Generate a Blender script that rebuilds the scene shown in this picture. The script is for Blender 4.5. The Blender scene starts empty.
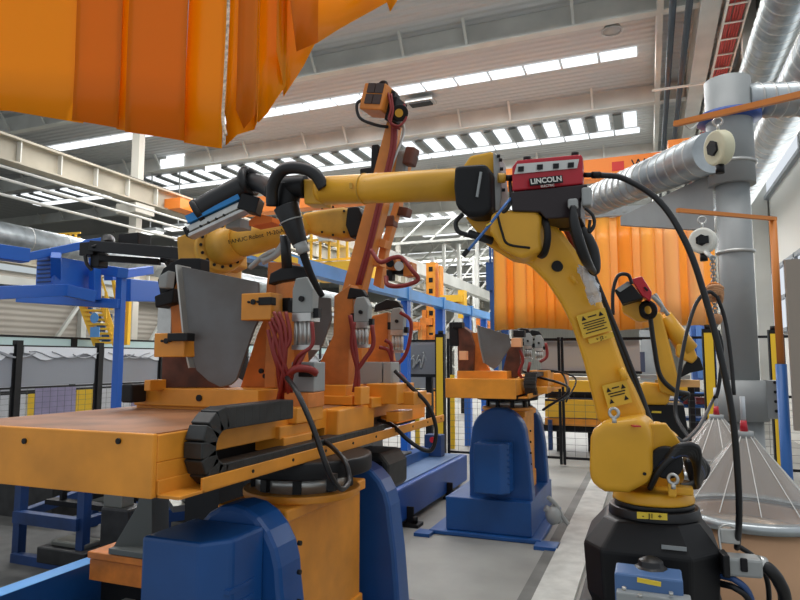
import bpy, bmesh, math, random
from mathutils import Vector, Matrix, Quaternion
random.seed(7)
C = bpy.context.scene
COL = C.collection

# ------------------------------------------------------------------ camera
F = 631.0; PSI = math.radians(21.5); PHI = math.radians(5.43); EYE = 1.6
cam_d = bpy.data.cameras.new('camera'); cam = bpy.data.objects.new('camera', cam_d); COL.objects.link(cam)
cam_d.sensor_width = 36; cam_d.lens = F / 800 * 36; cam_d.clip_end = 300; cam_d.clip_start = .05
cam.location = (0, 0, EYE); cam.rotation_euler = (math.pi/2 + PHI, 0, PSI)
C.camera = cam

# ------------------------------------------------------------------ light and exposure
C.view_settings.view_transform = 'Standard'; C.view_settings.look = 'None'
C.view_settings.gamma = 1; C.view_settings.exposure = 0.1
C.view_settings.use_curve_mapping = False
w = bpy.data.worlds.new('world'); C.world = w; w.use_nodes = True
bg = w.node_tree.nodes['Background']; bg.inputs[0].default_value = (.88, .94, 1, 1); bg.inputs[1].default_value = 0.62

def area(name, loc, rot, sx, sy, power, col=(1, 1, 1)):
    l = bpy.data.lights.new(name, 'AREA'); l.shape = 'RECTANGLE'; l.size = sx; l.size_y = sy; l.energy = power; l.color = col
    o = bpy.data.objects.new(name, l); COL.objects.link(o); o.location = loc; o.rotation_euler = rot
    return o
area('overhead_fill_near', (-3, 3.0, 9.6), (0, 0, 0), 14, 2.0, 520, (1, .98, .95))  # added overhead fill; the roof is left open here, with no skylight
area('roof_fill_mid', (-8, 12.3, 9.6), (0, 0, 0), 18, 1.0, 900)  # fill lamp under the roof; no skylight pane above it
area('skylight_glow_strip', (-9, 17.6, 9.8), (0, 0, 0), 18, .8, 1100)
area('skylight_glow_slats', (-9, 23.3, 9.8), (0, 0, 0), 18, 1.8, 1700)
area('skylight_glow_far', (-10, 34, 9.8), (0, 0, 0), 22, 2.0, 1900)
area('skylight_glow_deep', (-10, 48, 9.8), (0, 0, 0), 22, 2.0, 1700)
area('window_glow_right', (2.2, 15, 4.0), (0, math.radians(90), 0), 3, 14, 260, (.95, .98, 1))

# ------------------------------------------------------------------ helpers
def ray(px, py):
    a = (px-400)/F; b = (300-py)/F
    cy = math.cos(PHI) - b*math.sin(PHI); z = math.sin(PHI) + b*math.cos(PHI)
    return Vector((-math.sin(PSI)*cy + a*math.cos(PSI), math.cos(PSI)*cy + a*math.sin(PSI), z))
def at(px, py, D=None, X=None, Y=None, Z=None):
    """place in the hall seen at a picture position, at distance D (or on a plane)"""
    d = ray(px, py)
    t = D if D is not None else X/d.x if X is not None else Y/d.y if Y is not None else (Z-EYE)/d.z
    return Vector((0, 0, EYE)) + d*t
V = Vector

def lin(c):
    return tuple(((v/255)/12.92 if v/255 <= .04045 else ((v/255+.055)/1.055)**2.4) for v in c) + (1,)
MATS = {}
def mat(name, rgb, rough=.5, metal=0., noise=.0, scale=8., bump=0., alpha=None, spec=.5, dirt=None):
    if name in MATS: return MATS[name]
    m = bpy.data.materials.new(name); m.use_nodes = True; MATS[name] = m
    nt = m.node_tree; b = nt.nodes['Principled BSDF']
    b.inputs['Roughness'].default_value = rough; b.inputs['Metallic'].default_value = metal
    b.inputs['Specular IOR Level'].default_value = spec
    b.inputs['Base Color'].default_value = lin(rgb)
    if noise > 0 or bump > 0 or dirt:
        tc = nt.nodes.new('ShaderNodeTexCoord'); n = nt.nodes.new('ShaderNodeTexNoise')
        n.inputs['Scale'].default_value = scale; n.inputs['Detail'].default_value = 6
        nt.links.new(tc.outputs['Object'], n.inputs['Vector'])
        if noise > 0 or dirt:
            r = nt.nodes.new('ShaderNodeValToRGB')
            d = dirt or tuple(max(0, v*(1-noise)) for v in rgb)
            u = tuple(min(255, v*(1+noise*.4)) for v in rgb)
            r.color_ramp.elements[0].position = .3; r.color_ramp.elements[0].color = lin(d)
            r.color_ramp.elements[1].position = .65; r.color_ramp.elements[1].color = lin(u)
            nt.links.new(n.outputs['Fac'], r.inputs['Fac']); nt.links.new(r.outputs['Color'], b.inputs['Base Color'])
        if bump > 0:
            bp = nt.nodes.new('ShaderNodeBump'); bp.inputs['Strength'].default_value = bump; bp.inputs['Distance'].default_value = .01
            nt.links.new(n.outputs['Fac'], bp.inputs['Height']); nt.links.new(bp.outputs['Normal'], b.inputs['Normal'])
    if alpha is not None: b.inputs['Alpha'].default_value = alpha
    return m
def emis(name, rgb, s):
    if name in MATS: return MATS[name]
    m = bpy.data.materials.new(name); m.use_nodes = True; MATS[name] = m
    nt = m.node_tree; nt.nodes.clear(); o = nt.nodes.new('ShaderNodeOutputMaterial'); e = nt.nodes.new('ShaderNodeEmission')
    e.inputs[0].default_value = lin(rgb); e.inputs[1].default_value = s; nt.links.new(e.outputs[0], o.inputs[0]); return m

YEL = mat('robot_yellow', (228, 168, 44), .38, noise=.1, scale=3)
YEL2 = mat('robot_yellow_worn', (214, 162, 54), .45, noise=.15, scale=5)
ORG = mat('machine_orange', (230, 150, 46), .42, noise=.12, scale=4)
ORT = mat('jig_orange', (208, 122, 48), .5, noise=.2, scale=6)
ORA = mat('arm_orange', (224, 138, 58), .45, noise=.12, scale=5)
ORD = mat('table_top_worn', (156, 106, 70), .5, noise=.2, scale=5, dirt=(120, 82, 56))
BLU = mat('machine_blue', (24, 78, 142), .36, noise=.1, scale=3)
BLD = mat('rack_blue', (24, 56, 104), .5, noise=.2, scale=4)
BLL = mat('beam_blue', (92, 160, 226), .4, noise=.1, scale=2)
BLK = mat('black_paint', (22, 22, 24), .5, noise=.2, scale=6, spec=.3)
RUB = mat('black_rubber', (20, 20, 22), .42)
CHN = mat('chain_plastic', (38, 40, 40), .5, noise=.3, scale=20)
STL = mat('steel_plate', (112, 114, 116), .42, .45, noise=.12, scale=3, dirt=(92, 84, 76))
RST = mat('steel_edge', (120, 96, 78), .5, .5, noise=.4, scale=12)
ALU = mat('aluminium', (196, 196, 192), .32, .7, noise=.1, scale=12)
GAL = mat('galvanised', (176, 182, 184), .34, .75, noise=.14, scale=6)
SIL = mat('silver_grey', (160, 162, 160), .45, .2)
GRY = mat('grey_paint', (152, 156, 156), .45, noise=.06, scale=3)
GRB = mat('grey_box', (150, 154, 152), .5)
WHT = mat('white_paint', (222, 220, 212), .6)
CRM = mat('roof_cream', (192, 193, 187), .7, noise=.08, scale=1)
ROOF = None
RED = mat('feeder_red', (186, 28, 44), .35)
DRD = mat('hose_red', (134, 38, 34), .45)
BRN = mat('jig_brown', (106, 62, 46), .55, noise=.35, scale=8)
KRF = mat('kraft_board', (180, 142, 108), .7, noise=.06, scale=3)
YLB = mat('label_yellow', (232, 200, 60), .5)
SAF = mat('safety_yellow', (240, 196, 40), .45)
ORB = mat('bar_orange', (212, 128, 52), .45)
PUR = mat('banner_lilac', (166, 158, 192), .7, noise=.1, scale=2)
PNL = mat('panel_grey', (138, 142, 148), .3)
BAG = mat('clear_bag', (210, 214, 220), .2, alpha=.5)
CON = mat('concrete_floor', (142, 141, 135), .45, noise=.12, scale=1.6, bump=.04)
DKF = mat('concrete_dark', (110, 110, 106), .6, noise=.2, scale=3)

def corrugated(name, rgb, scale, axis, rough=.6, metal=0., depth=.4, dark=.75):
    m = bpy.data.materials.new(name); m.use_nodes = True; nt = m.node_tree; b = nt.nodes['Principled BSDF']
    b.inputs['Roughness'].default_value = rough; b.inputs['Metallic'].default_value = metal; b.inputs['Base Color'].default_value = lin(rgb)
    tc = nt.nodes.new('ShaderNodeTexCoord'); wv = nt.nodes.new('ShaderNodeTexWave'); wv.bands_direction = axis
    wv.inputs['Scale'].default_value = scale
    nt.links.new(tc.outputs['Object'], wv.inputs['Vector'])
    bp = nt.nodes.new('ShaderNodeBump'); bp.inputs['Strength'].default_value = depth; bp.inputs['Distance'].default_value = .05
    nt.links.new(wv.outputs['Fac'], bp.inputs['Height']); nt.links.new(bp.outputs['Normal'], b.inputs['Normal'])
    return m
ROOF = corrugated('roof_sheet', (172, 174, 174), 1.2, 'Y', .7, depth=.7)
WALLC = corrugated('wall_sheet', (202, 200, 190), 1.2, 'X', .7, depth=.4)

def vinyl(name, rgb):
    m = bpy.data.materials.new(name); m.use_nodes = True; nt = m.node_tree; nt.nodes.clear()
    o = nt.nodes.new('ShaderNodeOutputMaterial'); mix = nt.nodes.new('ShaderNodeMixShader'); mx2 = nt.nodes.new('ShaderNodeMixShader')
    d = nt.nodes.new('ShaderNodeBsdfDiffuse'); t = nt.nodes.new('ShaderNodeBsdfTranslucent'); g = nt.nodes.new('ShaderNodeBsdfGlossy')
    d.inputs[0].default_value = lin(rgb); t.inputs[0].default_value = lin(rgb); g.inputs['Roughness'].default_value = .25
    g.inputs[0].default_value = (1, .9, .75, 1)
    mix.inputs[0].default_value = .5; mx2.inputs[0].default_value = .025
    nt.links.new(d.outputs[0], mix.inputs[1]); nt.links.new(t.outputs[0], mix.inputs[2])
    nt.links.new(mix.outputs[0], mx2.inputs[1]); nt.links.new(g.outputs[0], mx2.inputs[2]); nt.links.new(mx2.outputs[0], o.inputs[0])
    return m
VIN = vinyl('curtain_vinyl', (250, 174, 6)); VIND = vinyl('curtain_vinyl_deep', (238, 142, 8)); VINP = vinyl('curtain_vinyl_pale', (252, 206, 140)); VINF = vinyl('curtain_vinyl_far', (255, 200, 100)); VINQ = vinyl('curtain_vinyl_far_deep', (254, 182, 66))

def clear(name, rgb, a):
    m = bpy.data.materials.new(name); m.use_nodes = True; nt = m.node_tree; nt.nodes.clear()
    o = nt.nodes.new('ShaderNodeOutputMaterial'); mix = nt.nodes.new('ShaderNodeMixShader'); g = nt.nodes.new('ShaderNodeBsdfPrincipled')
    t = nt.nodes.new('ShaderNodeBsdfTransparent'); g.inputs['Base Color'].default_value = lin(rgb); g.inputs['Roughness'].default_value = .12
    fr = nt.nodes.new('ShaderNodeFresnel'); fr.inputs[0].default_value = 1.45
    ad = nt.nodes.new('ShaderNodeMath'); ad.operation = 'ADD'; ad.inputs[1].default_value = a
    nt.links.new(fr.outputs[0], ad.inputs[0]); nt.links.new(ad.outputs[0], mix.inputs[0])
    nt.links.new(t.outputs[0], mix.inputs[1]); nt.links.new(g.outputs[0], mix.inputs[2]); nt.links.new(mix.outputs[0], o.inputs[0])
    return m
CONE = clear('clear_plastic', (236, 236, 234), .18)
SHEET = clear('smoked_sheet', (140, 144, 152), .75)

def smooth_pts(pts, n=8):
    pts = [V(p) for p in pts]
    if len(pts) < 3: return pts
    P = [2*pts[0]-pts[1]] + pts + [2*pts[-1]-pts[-2]]; out = []
    for i in range(1, len(P)-2):
        p0, p1, p2, p3 = P[i-1:i+3]
        for k in range(n):
            t = k/n
            out.append(.5*((2*p1)+(-p0+p2)*t+(2*p0-5*p1+4*p2-p3)*t*t+(-p0+3*p1-3*p2+p3)*t**3))
    out.append(pts[-1]); return out

SPLIT = {'seams': 'seam', 'bearing_blocks': 'bearing_block', 'blades': 'blade', 'stiffener': 'stiffener', 'clamp_heads': 'clamp_head', 'end_collar': 'end_collar', 'foot_plate': 'foot_plate', 'bolts': 'bolt',
    'flange_bolts': 'bolt', 'wrist_bolts': 'bolt', 'rail_bolts': 'bolt', 'holes': 'hole', 'pin_holes': 'pin_hole', 'fittings': 'fitting', 'hooks': 'hook', 'top_knobs': 'knob',
    'stop_pins': 'stop_pin', 'connectors': 'connector', 'thin_wires': 'wire', 'cables': 'cable', 'legs': 'leg', 'blue_boxes': 'box', 'red_bins': 'bin', 'panel_symbols': 'symbol',
    'louvre_slots': 'slot', 'cooling_ribs': 'rib', 'lifting_eye': 'lifting_eye', 'base_block': 'block', 'carriage_block': 'block', 'stop_bracket': 'bracket', 'guides': 'guide',
    'gas_fitting': 'fitting', 'joint_clamp': 'joint_clamp', 'scrawl_lines': 'scrawl_line', 'screws': 'screw', 'end_cap': 'end_cap', 'spacer': 'spacer', 'body_': 'body', 'boss': 'boss',
    'forearm_boss': 'boss', 'connector_block': 'connector', 'left_jaw': 'left_jaw', 'clamp_jaw': 'clamp_jaw', 'arm_clamp': 'clamp', 'clamp_cylinder': 'clamp_cylinder', 'side_clamp': 'clamp',
    'stop_block': 'stop_block', 'supports': 'support', 'strap': 'strap', 'end_carriage': 'end_carriage', 'gland': 'gland', 'floor_anchor': 'floor_anchor', 'carriage': 'carriage_bar', 'lower_frame': 'frame_block', 'holes_': 'hole', 'landing': 'landing'}
class MB:
    def __init__(s): s.bm = bmesh.new()
    def box(s, c, d, rz=0, rot=None):
        m = Matrix.Translation(V(c)) @ (rot if rot is not None else Matrix.Rotation(rz, 4, 'Z')) @ Matrix.Diagonal((d[0], d[1], d[2], 1))
        bmesh.ops.create_cube(s.bm, size=1, matrix=m); return s
    def b2(s, x0, x1, y0, y1, z0, z1): return s.box(((x0+x1)/2, (y0+y1)/2, (z0+z1)/2), (abs(x1-x0), abs(y1-y0), abs(z1-z0)))
    def bar(s, a, b, w, h, up=(0, 0, 1)):
        a = V(a); b = V(b); y = (b-a); L = y.length; y.normalize(); u = V(up)
        if abs(y.dot(u)) > .98: u = V((0, 1, 0)) if abs(y.y) < .9 else V((1, 0, 0))
        x = y.cross(u).normalized(); z = x.cross(y)
        r = Matrix((x, y, z)).transposed().to_4x4()
        return s.box((a+b)/2, (w, L, h), rot=r)
    def cyl(s, a, b, r0, r1=None, seg=20):
        a = V(a); b = V(b); d = b-a; r1 = r0 if r1 is None else r1
        m = Matrix.Translation((a+b)/2) @ d.to_track_quat('Z', 'Y').to_matrix().to_4x4()
        r = bmesh.ops.create_cone(s.bm, cap_ends=True, segments=seg, radius1=r0, radius2=r1, depth=d.length, matrix=m)
        for v in r['verts']:
            for f in v.link_faces:
                if len(f.verts) == 4: f.smooth = True
        return s
    def tube(s, pts, r, seg=8, n=8, smooth=True):
        P = smooth_pts(pts, n) if smooth else [V(p) for p in pts]
        rr = r if callable(r) else (lambda t: r)
        rings = []; up = V((.13, .21, 1)).normalized(); prev = None
        for i, p in enumerate(P):
            t = (P[min(i+1, len(P)-1)]-P[max(i-1, 0)]).normalized()
            if prev is None: x = t.cross(up).normalized()
            else: x = (prev - t*prev.dot(t)).normalized()
            prev = x; y = t.cross(x); R = rr(i/(len(P)-1))
            rings.append([s.bm.verts.new(p + (x*math.cos(k*2*math.pi/seg)+y*math.sin(k*2*math.pi/seg))*R) for k in range(seg)])
        for a, b in zip(rings, rings[1:]):
            for k in range(seg):
                f = s.bm.faces.new((a[k], a[(k+1) % seg], b[(k+1) % seg], b[k])); f.smooth = True
        s.bm.faces.new(rings[0][::-1]); s.bm.faces.new(rings[-1]); return s
    def prism(s, pts, ext):
        ext = V(ext); a = [s.bm.verts.new(V(p)) for p in pts]; b = [s.bm.verts.new(V(p)+ext) for p in pts]
        s.bm.faces.new(a); s.bm.faces.new(b[::-1]); n = len(a)
        for i in range(n): s.bm.faces.new((a[(i+1) % n], a[i], b[i], b[(i+1) % n]))
        return s
    def lathe(s, prof, c, axis=(0, 0, 1), seg=32, cap=True):
        c = V(c); q = V(axis).to_track_quat('Z', 'Y'); rings = []
        for r, z in prof:
            rings.append([s.bm.verts.new(c + q @ V((r*math.cos(k*2*math.pi/seg), r*math.sin(k*2*math.pi/seg), z))) for k in range(seg)])
        for a, b in zip(rings, rings[1:]):
            for k in range(seg):
                f = s.bm.faces.new((a[k], a[(k+1) % seg], b[(k+1) % seg], b[k])); f.smooth = True
        if cap: s.bm.faces.new(rings[0][::-1]); s.bm.faces.new(rings[-1])
        return s
    def ball(s, c, r, sc=(1, 1, 1)):
        m = Matrix.Translation(V(c)) @ Matrix.Diagonal((r*sc[0], r*sc[1], r*sc[2], 1))
        g = bmesh.ops.create_uvsphere(s.bm, u_segments=16, v_segments=10, radius=1, matrix=m)
        for v in g['verts']:
            for f in v.link_faces: f.smooth = True
        return s
    def torus(s, c, R, r, axis=(0, 0, 1), seg=24, sg=8):
        q = V(axis).to_track_quat('Z', 'Y'); c = V(c); rings = []
        for i in range(seg):
            a = i*2*math.pi/seg; cc = V((math.cos(a), math.sin(a), 0))
            rings.append([s.bm.verts.new(c + q @ (cc*(R+r*math.cos(k*2*math.pi/sg)) + V((0, 0, r*math.sin(k*2*math.pi/sg))))) for k in range(sg)])
        for i in range(seg):
            a, b = rings[i], rings[(i+1) % seg]
            for k in range(sg):
                f = s.bm.faces.new((a[k], a[(k+1) % sg], b[(k+1) % sg], b[k])); f.smooth = True
        return s
    def build(s, name, m, parent=None, bev=0, label=None, sm=0, seg=2):
        bmesh.ops.recalc_face_normals(s.bm, faces=s.bm.faces[:])
        me = bpy.data.meshes.new(name)
        off = V((0, 0, 0)); p = parent
        while p is not None: off += p.location; p = p.parent
        bmesh.ops.translate(s.bm, verts=s.bm.verts[:], vec=-off)
        if parent is None:
            xs = [v.co for v in s.bm.verts]; mn = V((min(v.x for v in xs), min(v.y for v in xs), min(v.z for v in xs))); mx = V((max(v.x for v in xs), max(v.y for v in xs), max(v.z for v in xs)))
            o0 = V(((mn.x+mx.x)/2, (mn.y+mx.y)/2, mn.z)); bmesh.ops.translate(s.bm, verts=s.bm.verts[:], vec=-o0)
        if parent is not None and name in SPLIT:
            seen = set(); isl = []
            for v in s.bm.verts:
                if v in seen: continue
                st = [v]; seen.add(v); g = []
                while st:
                    u = st.pop(); g.append(u)
                    for e in u.link_edges:
                        w_ = e.other_vert(u)
                        if w_ not in seen: seen.add(w_); st.append(w_)
                isl.append(g)
            if len(isl) > 1:
                last = None
                for g in isl[:99]:
                    q = MB(); mp = {}
                    for v in g: mp[v] = q.bm.verts.new(v.co + off)
                    for f in {f for v in g for f in v.link_faces}:
                        nf = q.bm.faces.new([mp[v] for v in f.verts]); nf.smooth = f.smooth
                    last = q.build(SPLIT[name], m, parent, bev, label, sm, seg)
                s.bm.free(); return last
            name = SPLIT[name]
        s.bm.to_mesh(me); s.bm.free(); me.materials.append(m)
        o = bpy.data.objects.new(name, me); COL.objects.link(o)
        if parent is None: o.location = o0
        else: o.parent = parent
        if sm:
            for f in me.polygons: f.use_smooth = True
        if bev:
            b = o.modifiers.new('bevel', 'BEVEL'); b.width = bev; b.segments = seg; b.limit_method = 'ANGLE'; b.angle_limit = math.radians(40)
            if sm: b.harden_normals = False
        if label: o['label'] = label
        return o
def tag(o, label, cat, group=None, kind=None):
    o['label'] = label; o['category'] = cat
    if group: o['group'] = group
    if kind: o['kind'] = kind
    return o
def thing(name, loc, label, cat, group=None):
    o = bpy.data.objects.new(name, None); COL.objects.link(o); o.location = V(loc); o.empty_display_size = .1
    return tag(o, label, cat, group)
def struct(o):
    o['kind'] = 'structure'; return o
def kids(o): return [c for c in bpy.data.objects if c.parent == o]
def dup(o, loc=None, parent=None, label=None, rz=None, scale=None):
    ks = kids(o); c = o.copy(); COL.objects.link(c)
    if parent is not None: c.parent = parent
    if loc is not None: c.location = V(loc)
    if label: c['label'] = label
    if rz is not None: c.rotation_euler.z = rz
    if scale: c.scale = (scale,)*3
    for k in ks: dup(k, parent=c)
    return c
def text(parent, s, p, size, m, rot, name='lettering', ext=.001, align='CENTER', bold=0):
    cu = bpy.data.curves.new(name, 'FONT'); cu.body = s; cu.size = size; cu.extrude = ext; cu.align_x = align; cu.align_y = 'CENTER'; cu.offset = bold
    o = bpy.data.objects.new(name, cu); COL.objects.link(o)
    bpy.context.view_layer.update()
    me = bpy.data.meshes.new_from_object(o); bpy.data.objects.remove(o); me.materials.clear(); me.materials.append(m)
    off = V((0, 0, 0)); q = parent
    while q is not None: off += q.location; q = q.parent
    t = bpy.data.objects.new(name, me); COL.objects.link(t); t.parent = parent; t.location = V(p)-off; t.rotation_euler = rot
    return t
def frame_rot(x, z):
    """rotation whose X axis is x and whose Y axis is nearest to z (text lies in it)"""
    x = V(x).normalized(); z = V(z); y = (z - x*z.dot(x)).normalized(); n = x.cross(y)
    return Matrix((x, y, n)).transposed().to_euler()
def poly(pts, Y=None, D=None, X=None, Z=None): return [at(p[0], p[1], Y=Y, D=D, X=X, Z=Z) for p in pts]
#@@
# ================================================================== the hall
struct(MB().b2(-40, 12, -6, 72, -.2, 0).build('floor', CON))
struct(MB().b2(-40, 2.9, 7.5, 72, 10, 10.2).build('ceiling', ROOF))
struct(MB().b2(2.6, 2.85, 9, 72, 0, 10).build('wall_right', mat('wall_right_paint', (206, 204, 196), .7)))
struct(MB().b2(-40, -39.8, 4, 72, 0, 10).build('wall_left', WALLC))
struct(MB().b2(-39.8, 2.6, 71.8, 72, 0, 10).build('wall_back', WALLC))
# light painted lane on the floor and the joint beside it
struct(MB().b2(-.78, -.52, .8, 9.6, .0, .03).build('trim_1', mat('kerb_plate', (190, 190, 184), .5, noise=.1)))
struct(MB().b2(-.88, -.78, .8, 9.6, .0, .006).build('trim_2', DKF))
struct(MB().b2(-6, -.6, 4.1, 4.12, .0, .004).build('trim_3', DKF))

# rafters with tapered ends and upright stubs
ry = [9.4, 14.8, 20.2, 25.8, 31.4, 37, 43, 49, 55, 61]
def rafter(Y, k):
    b = MB()
    b.b2(-38, 2.5, Y-.02, Y+.02, 9.45, 10)
    b.b2(-38, 2.5, Y-.12, Y+.12, 9.42, 9.46)
    o = b.build('trim_%d' % (10+k), CRM); struct(o)
    s = MB()
    x = 1.2
    while x > -34:
        s.bar((x, Y-.05, 9.46), (x, Y-.45, 10), .07, .05); x -= 2.6 if int(x) % 2 else 1.7
    struct(s.build('trim_%d' % (30+k), CRM))
for k, Y in enumerate(ry): rafter(Y, k)
# lengthwise roof beam by the right wall
struct(MB().b2(.42, .56, 9, 70, 9.4, 10).build('trim_50', CRM))
struct(MB().b2(1.3, 1.7, 9, 70, 9.2, 10).build('trim_51', CRM))
SKY = emis('skylight_daylight', (248, 252, 255), 1.25)
SKB = emis('skylight_haze', (214, 226, 236), .9)
n = 0
def pane(x0, x1, y0, y1, m=SKY):
    global n
    n += 1
    struct(MB().b2(x0, x1, y0, y1, 9.93, 9.97).build('window_%d' % n, m))
x = -.03
while x > -30:
    pane(x-.96, x, 17.4, 17.92); x -= 1.03
# wide slatted skylights: two bright rows with dark vent blades between them
def slatted(y0, wd, x1, name):
    x = x1
    while x > -30:
        pane(x-.84, x, y0+wd*.78, y0+wd)
        pane(x-.5, x-.08, y0, y0+wd*.66)
        x -= .9
slatted(22.1, 2.1, -.05, 0)
slatted(33, 2.2, -1, 0)
slatted(44, 2.2, -1, 0)
for Y in (28.5, 39.5): 
    pane(-14, -.5, Y, Y+.6)
for Y in (52, 58, 64): pane(-30, -1, Y, Y+1.4)
bl = thing('vent_blade_rack', (-12, 22.7, 9.7), 'row of grey vent blades hung under the wide slatted skylight', 'vent')
b = MB(); x = -.57
while x > -30:
    b.b2(x-.32, x-.04, 22.1, 23.5, 9.9, 9.96); x -= .9
b.build('blades', mat('vent_grey', (120, 126, 126), .5), bl)
# small roof fittings
for px, py, lb in ((612, 31, 'round grey roof lamp near the topmost rafter'), (421, 105, 'flat grey roof vent above the yellow forearm')):
    p = at(px, py, Z=9.7)
    o = thing('roof_lamp' if px > 500 else 'roof_vent', p, lb, 'lamp' if px > 500 else 'vent')
    if px > 500:
        MB().lathe([(.02, .3), (.05, .2), (.2, .1), (.22, 0), (.02, -.02)], p).build('lamp_shade', SIL, o)
        MB().torus(p, .25, .02).build('rim', GAL, o)
    else:
        MB().box(p+V((0, 0, .1)), (.9, .5, .1)).build('frame', SIL, o)
        MB().box(p+V((0, 0, .03)), (.7, .35, .04)).build('grille', BLK, o)

# right wall windows
for k, (y0, y1, z0, z1) in enumerate(((12.3, 15, 2.2, 3.5), (16, 19, 2.2, 3.5), (20, 24, 2.2, 3.5), (12.3, 24, 5.2, 7.6))):
    n += 1
    wn = struct(MB().b2(2.56, 2.6, y0, y1, z0, z1).build('window_%d' % n, emis('window_day', (235, 242, 250), .85)))
    f = MB(); yy = y0
    while yy <= y1+.01: f.b2(2.5, 2.58, yy-.05, yy+.05, z0-.05, z1+.05); yy += (y1-y0)/3
    for zz in (z0, (z0+z1)/2, z1): f.b2(2.5, 2.58, y0, y1, zz-.04, zz+.04)
    f.build('window_frame', mat('frame_grey', (130, 136, 140), .5), wn)
# wall columns on the right
for k, Y in enumerate((10.8, 16, 21.5, 27)):
    struct(MB().b2(2.25, 2.56, Y-.15, Y+.15, 0, 10).build('trim_%d' % (60+k), CRM))

# pipes and trays running along the hall under the roof
def run(name, x, z, r, m, label, cat, y0=6.5, y1=60):
    o = MB().cyl((x, y0, z), (x, y1, z), r, seg=14).build(name, m); return tag(o, label, cat)
run('conduit_pipe', .70, 8.9, .07, mat('conduit_dark', (70, 76, 82), .4, .5), 'dark conduit pipe under the roof, left one of the pair', 'pipe')
run('conduit_pipe', 1.0, 8.8, .07, MATS['conduit_dark'], 'dark conduit pipe under the roof, right one of the pair', 'pipe')
tray = thing('cable_tray', (2.0, 30, 9.1), 'cable tray packed with red cables under the roof by the right wall', 'cable tray')
b = MB(); b.b2(1.78, 1.82, 8, 60, 9.1, 9.25); b.b2(2.2, 2.24, 8, 60, 9.1, 9.25)
y = 8
while y < 45: b.b2(1.8, 2.22, y, y+.06, 9.1, 9.12); y += .8
b.build('rails', WHT, tray)
b = MB()
for i in range(6):
    x = 1.86+i*.06; b.tube([(x+random.uniform(-.02, .02), 8+j*4, 9.17+random.uniform(-.02, .03)) for j in range(12)], .028, seg=6, n=3)
b.build('red_cables', mat('cable_pinkred', (186, 70, 66), .5), tray)
b = MB()
y = 12
while y < 50: b.b2(.3, 2.3, y, y+.08, 8.68, 8.72); y += 5.4
tag(b.build('pipe_hangers', WHT), 'white cross bars carrying the conduit pipes under the roof', 'bracket')

# ventilation ducts
def spiral(name, a, b_, r, label, m=GAL, rings=.25):
    a = V(a); b_ = V(b_); o = thing(name, (a.x, a.y, a.z), label, 'duct')
    MB().cyl(a, b_, r, seg=32).build('duct_body', m, o)
    L = (b_-a).length; d = (b_-a)/L; k = MB(); s = rings
    while s < L and s < 60*rings:
        k.torus(a+d*s, r, .008 if r < .2 else .012, axis=d, seg=28, sg=6); s += rings
    k.build('seams', ALU, o); return o
spiral('ventilation_duct', (1.93, 4.2, 5.1), (1.93, 26, 5.1), .27, 'large silver spiral duct, lower of the two on the right wall')
spiral('ventilation_duct', (1.72, 4.2, 6.0), (1.72, 26, 6.0), .27, 'large silver spiral duct, upper of the two leading to the back')
spiral('ventilation_duct', (-12.4, 5, 4.15), (-12.4, 26, 4.15), .3, 'silver round duct running along the left side above the blue frame', rings=.9)

# crane runway on the left with its columns
def runway(X, Z, lab, y0=5, y1=60):
    o = thing('crane_runway', (X, y0, Z), lab, 'crane beam')
    b = MB(); b.b2(X-.05, X+.05, y0, y1, Z-.55, Z); b.b2(X-.25, X+.25, y0, y1, Z, Z+.06); b.b2(X-.2, X+.2, y0, y1, Z-.6, Z-.55)
    b.build('girder', mat('crane_cream', (176, 168, 150), .6, noise=.1, scale=1), o)
    s = MB(); y = y0
    while y < y1: s.b2(X+.05, X+.2, y, y+.03, Z-.55, Z); y += 1.2
    s.build('stiffener', WHT, o)
    MB().b2(X-.04, X+.04, y0, y1, Z+.06, Z+.16).build('rail', BLK, o); return o
runway(-14.9, 7.15, 'cream crane runway beam high on the left side of the hall')
runway(-18.5, 5.2, 'lower cream beam running along the left wall of the hall')
for Y, lb in ((15.3, 'pale square roof column left of the hanging orange curtain'), (27, 'pale roof column further back behind the yellow robot forearm'), (38, 'pale roof column far back in the middle of the hall')):
    o = thing('roof_column', (-15.0, Y, 0), lb, 'column')
    MB().b2(-15.25, -14.95, Y-.1, Y+.14, 0, 10).build('shaft', mat('column_cream', (196, 192, 180), .6), o)
    MB().b2(-15.5, -14.7, Y-.4, Y+.4, 6.2, 6.5).build('corbel', MATS['column_cream'], o)
# left side: long low building/gallery wall with panel ribs and cross braces
gal = thing('gallery_wall', (-21, 30, 0), 'grey ribbed gallery wall with cross braces behind the left fence', 'wall')
MB().b2(-21.4, -21, 8, 60, 0, 6.3).build('panel', corrugated('gallery_sheet', (158, 152, 142), 1.5, 'Z', .7, depth=.5), gal)
b = MB(); y = 9
while y < 58:
    b.b2(-20.98, -20.75, y-.12, y+.12, 0, 6.3); b.bar((-20.7, y, 4.2), (-20.7, y+2.4, .8), .12, .12); b.bar((-20.7, y+2.4, .8), (-20.7, y+4.8, 4.2), .12, .12); y += 4.8
b.b2(-20.98, -20.6, 8, 60, 4.2, 4.5); b.b2(-20.98, -20.6, 8, 60, 5.9, 6.1); b.build('brace', CRM, gal)
b = MB(); y = 10
while y < 58: b.b2(-20.99, -20.9, y, y+2.6, 4.75, 5.6); y += 4.8
b.build('window_band', emis('gallery_window', (205, 215, 220), .75), gal)
# pipe racks and cable lines on the left under the roof
for i, (z, x) in enumerate(((6.0, -13.6), (5.6, -13.2), (5.3, -13.4))):
    run('service_pipe', x, z, .035, WHT, ['white service pipe on the left side, highest of three', 'white service pipe on the left side, lowest of three', 'white service pipe on the left side, middle of three'][[0, 2, 1][i]], 'pipe', 5, 50)
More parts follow.
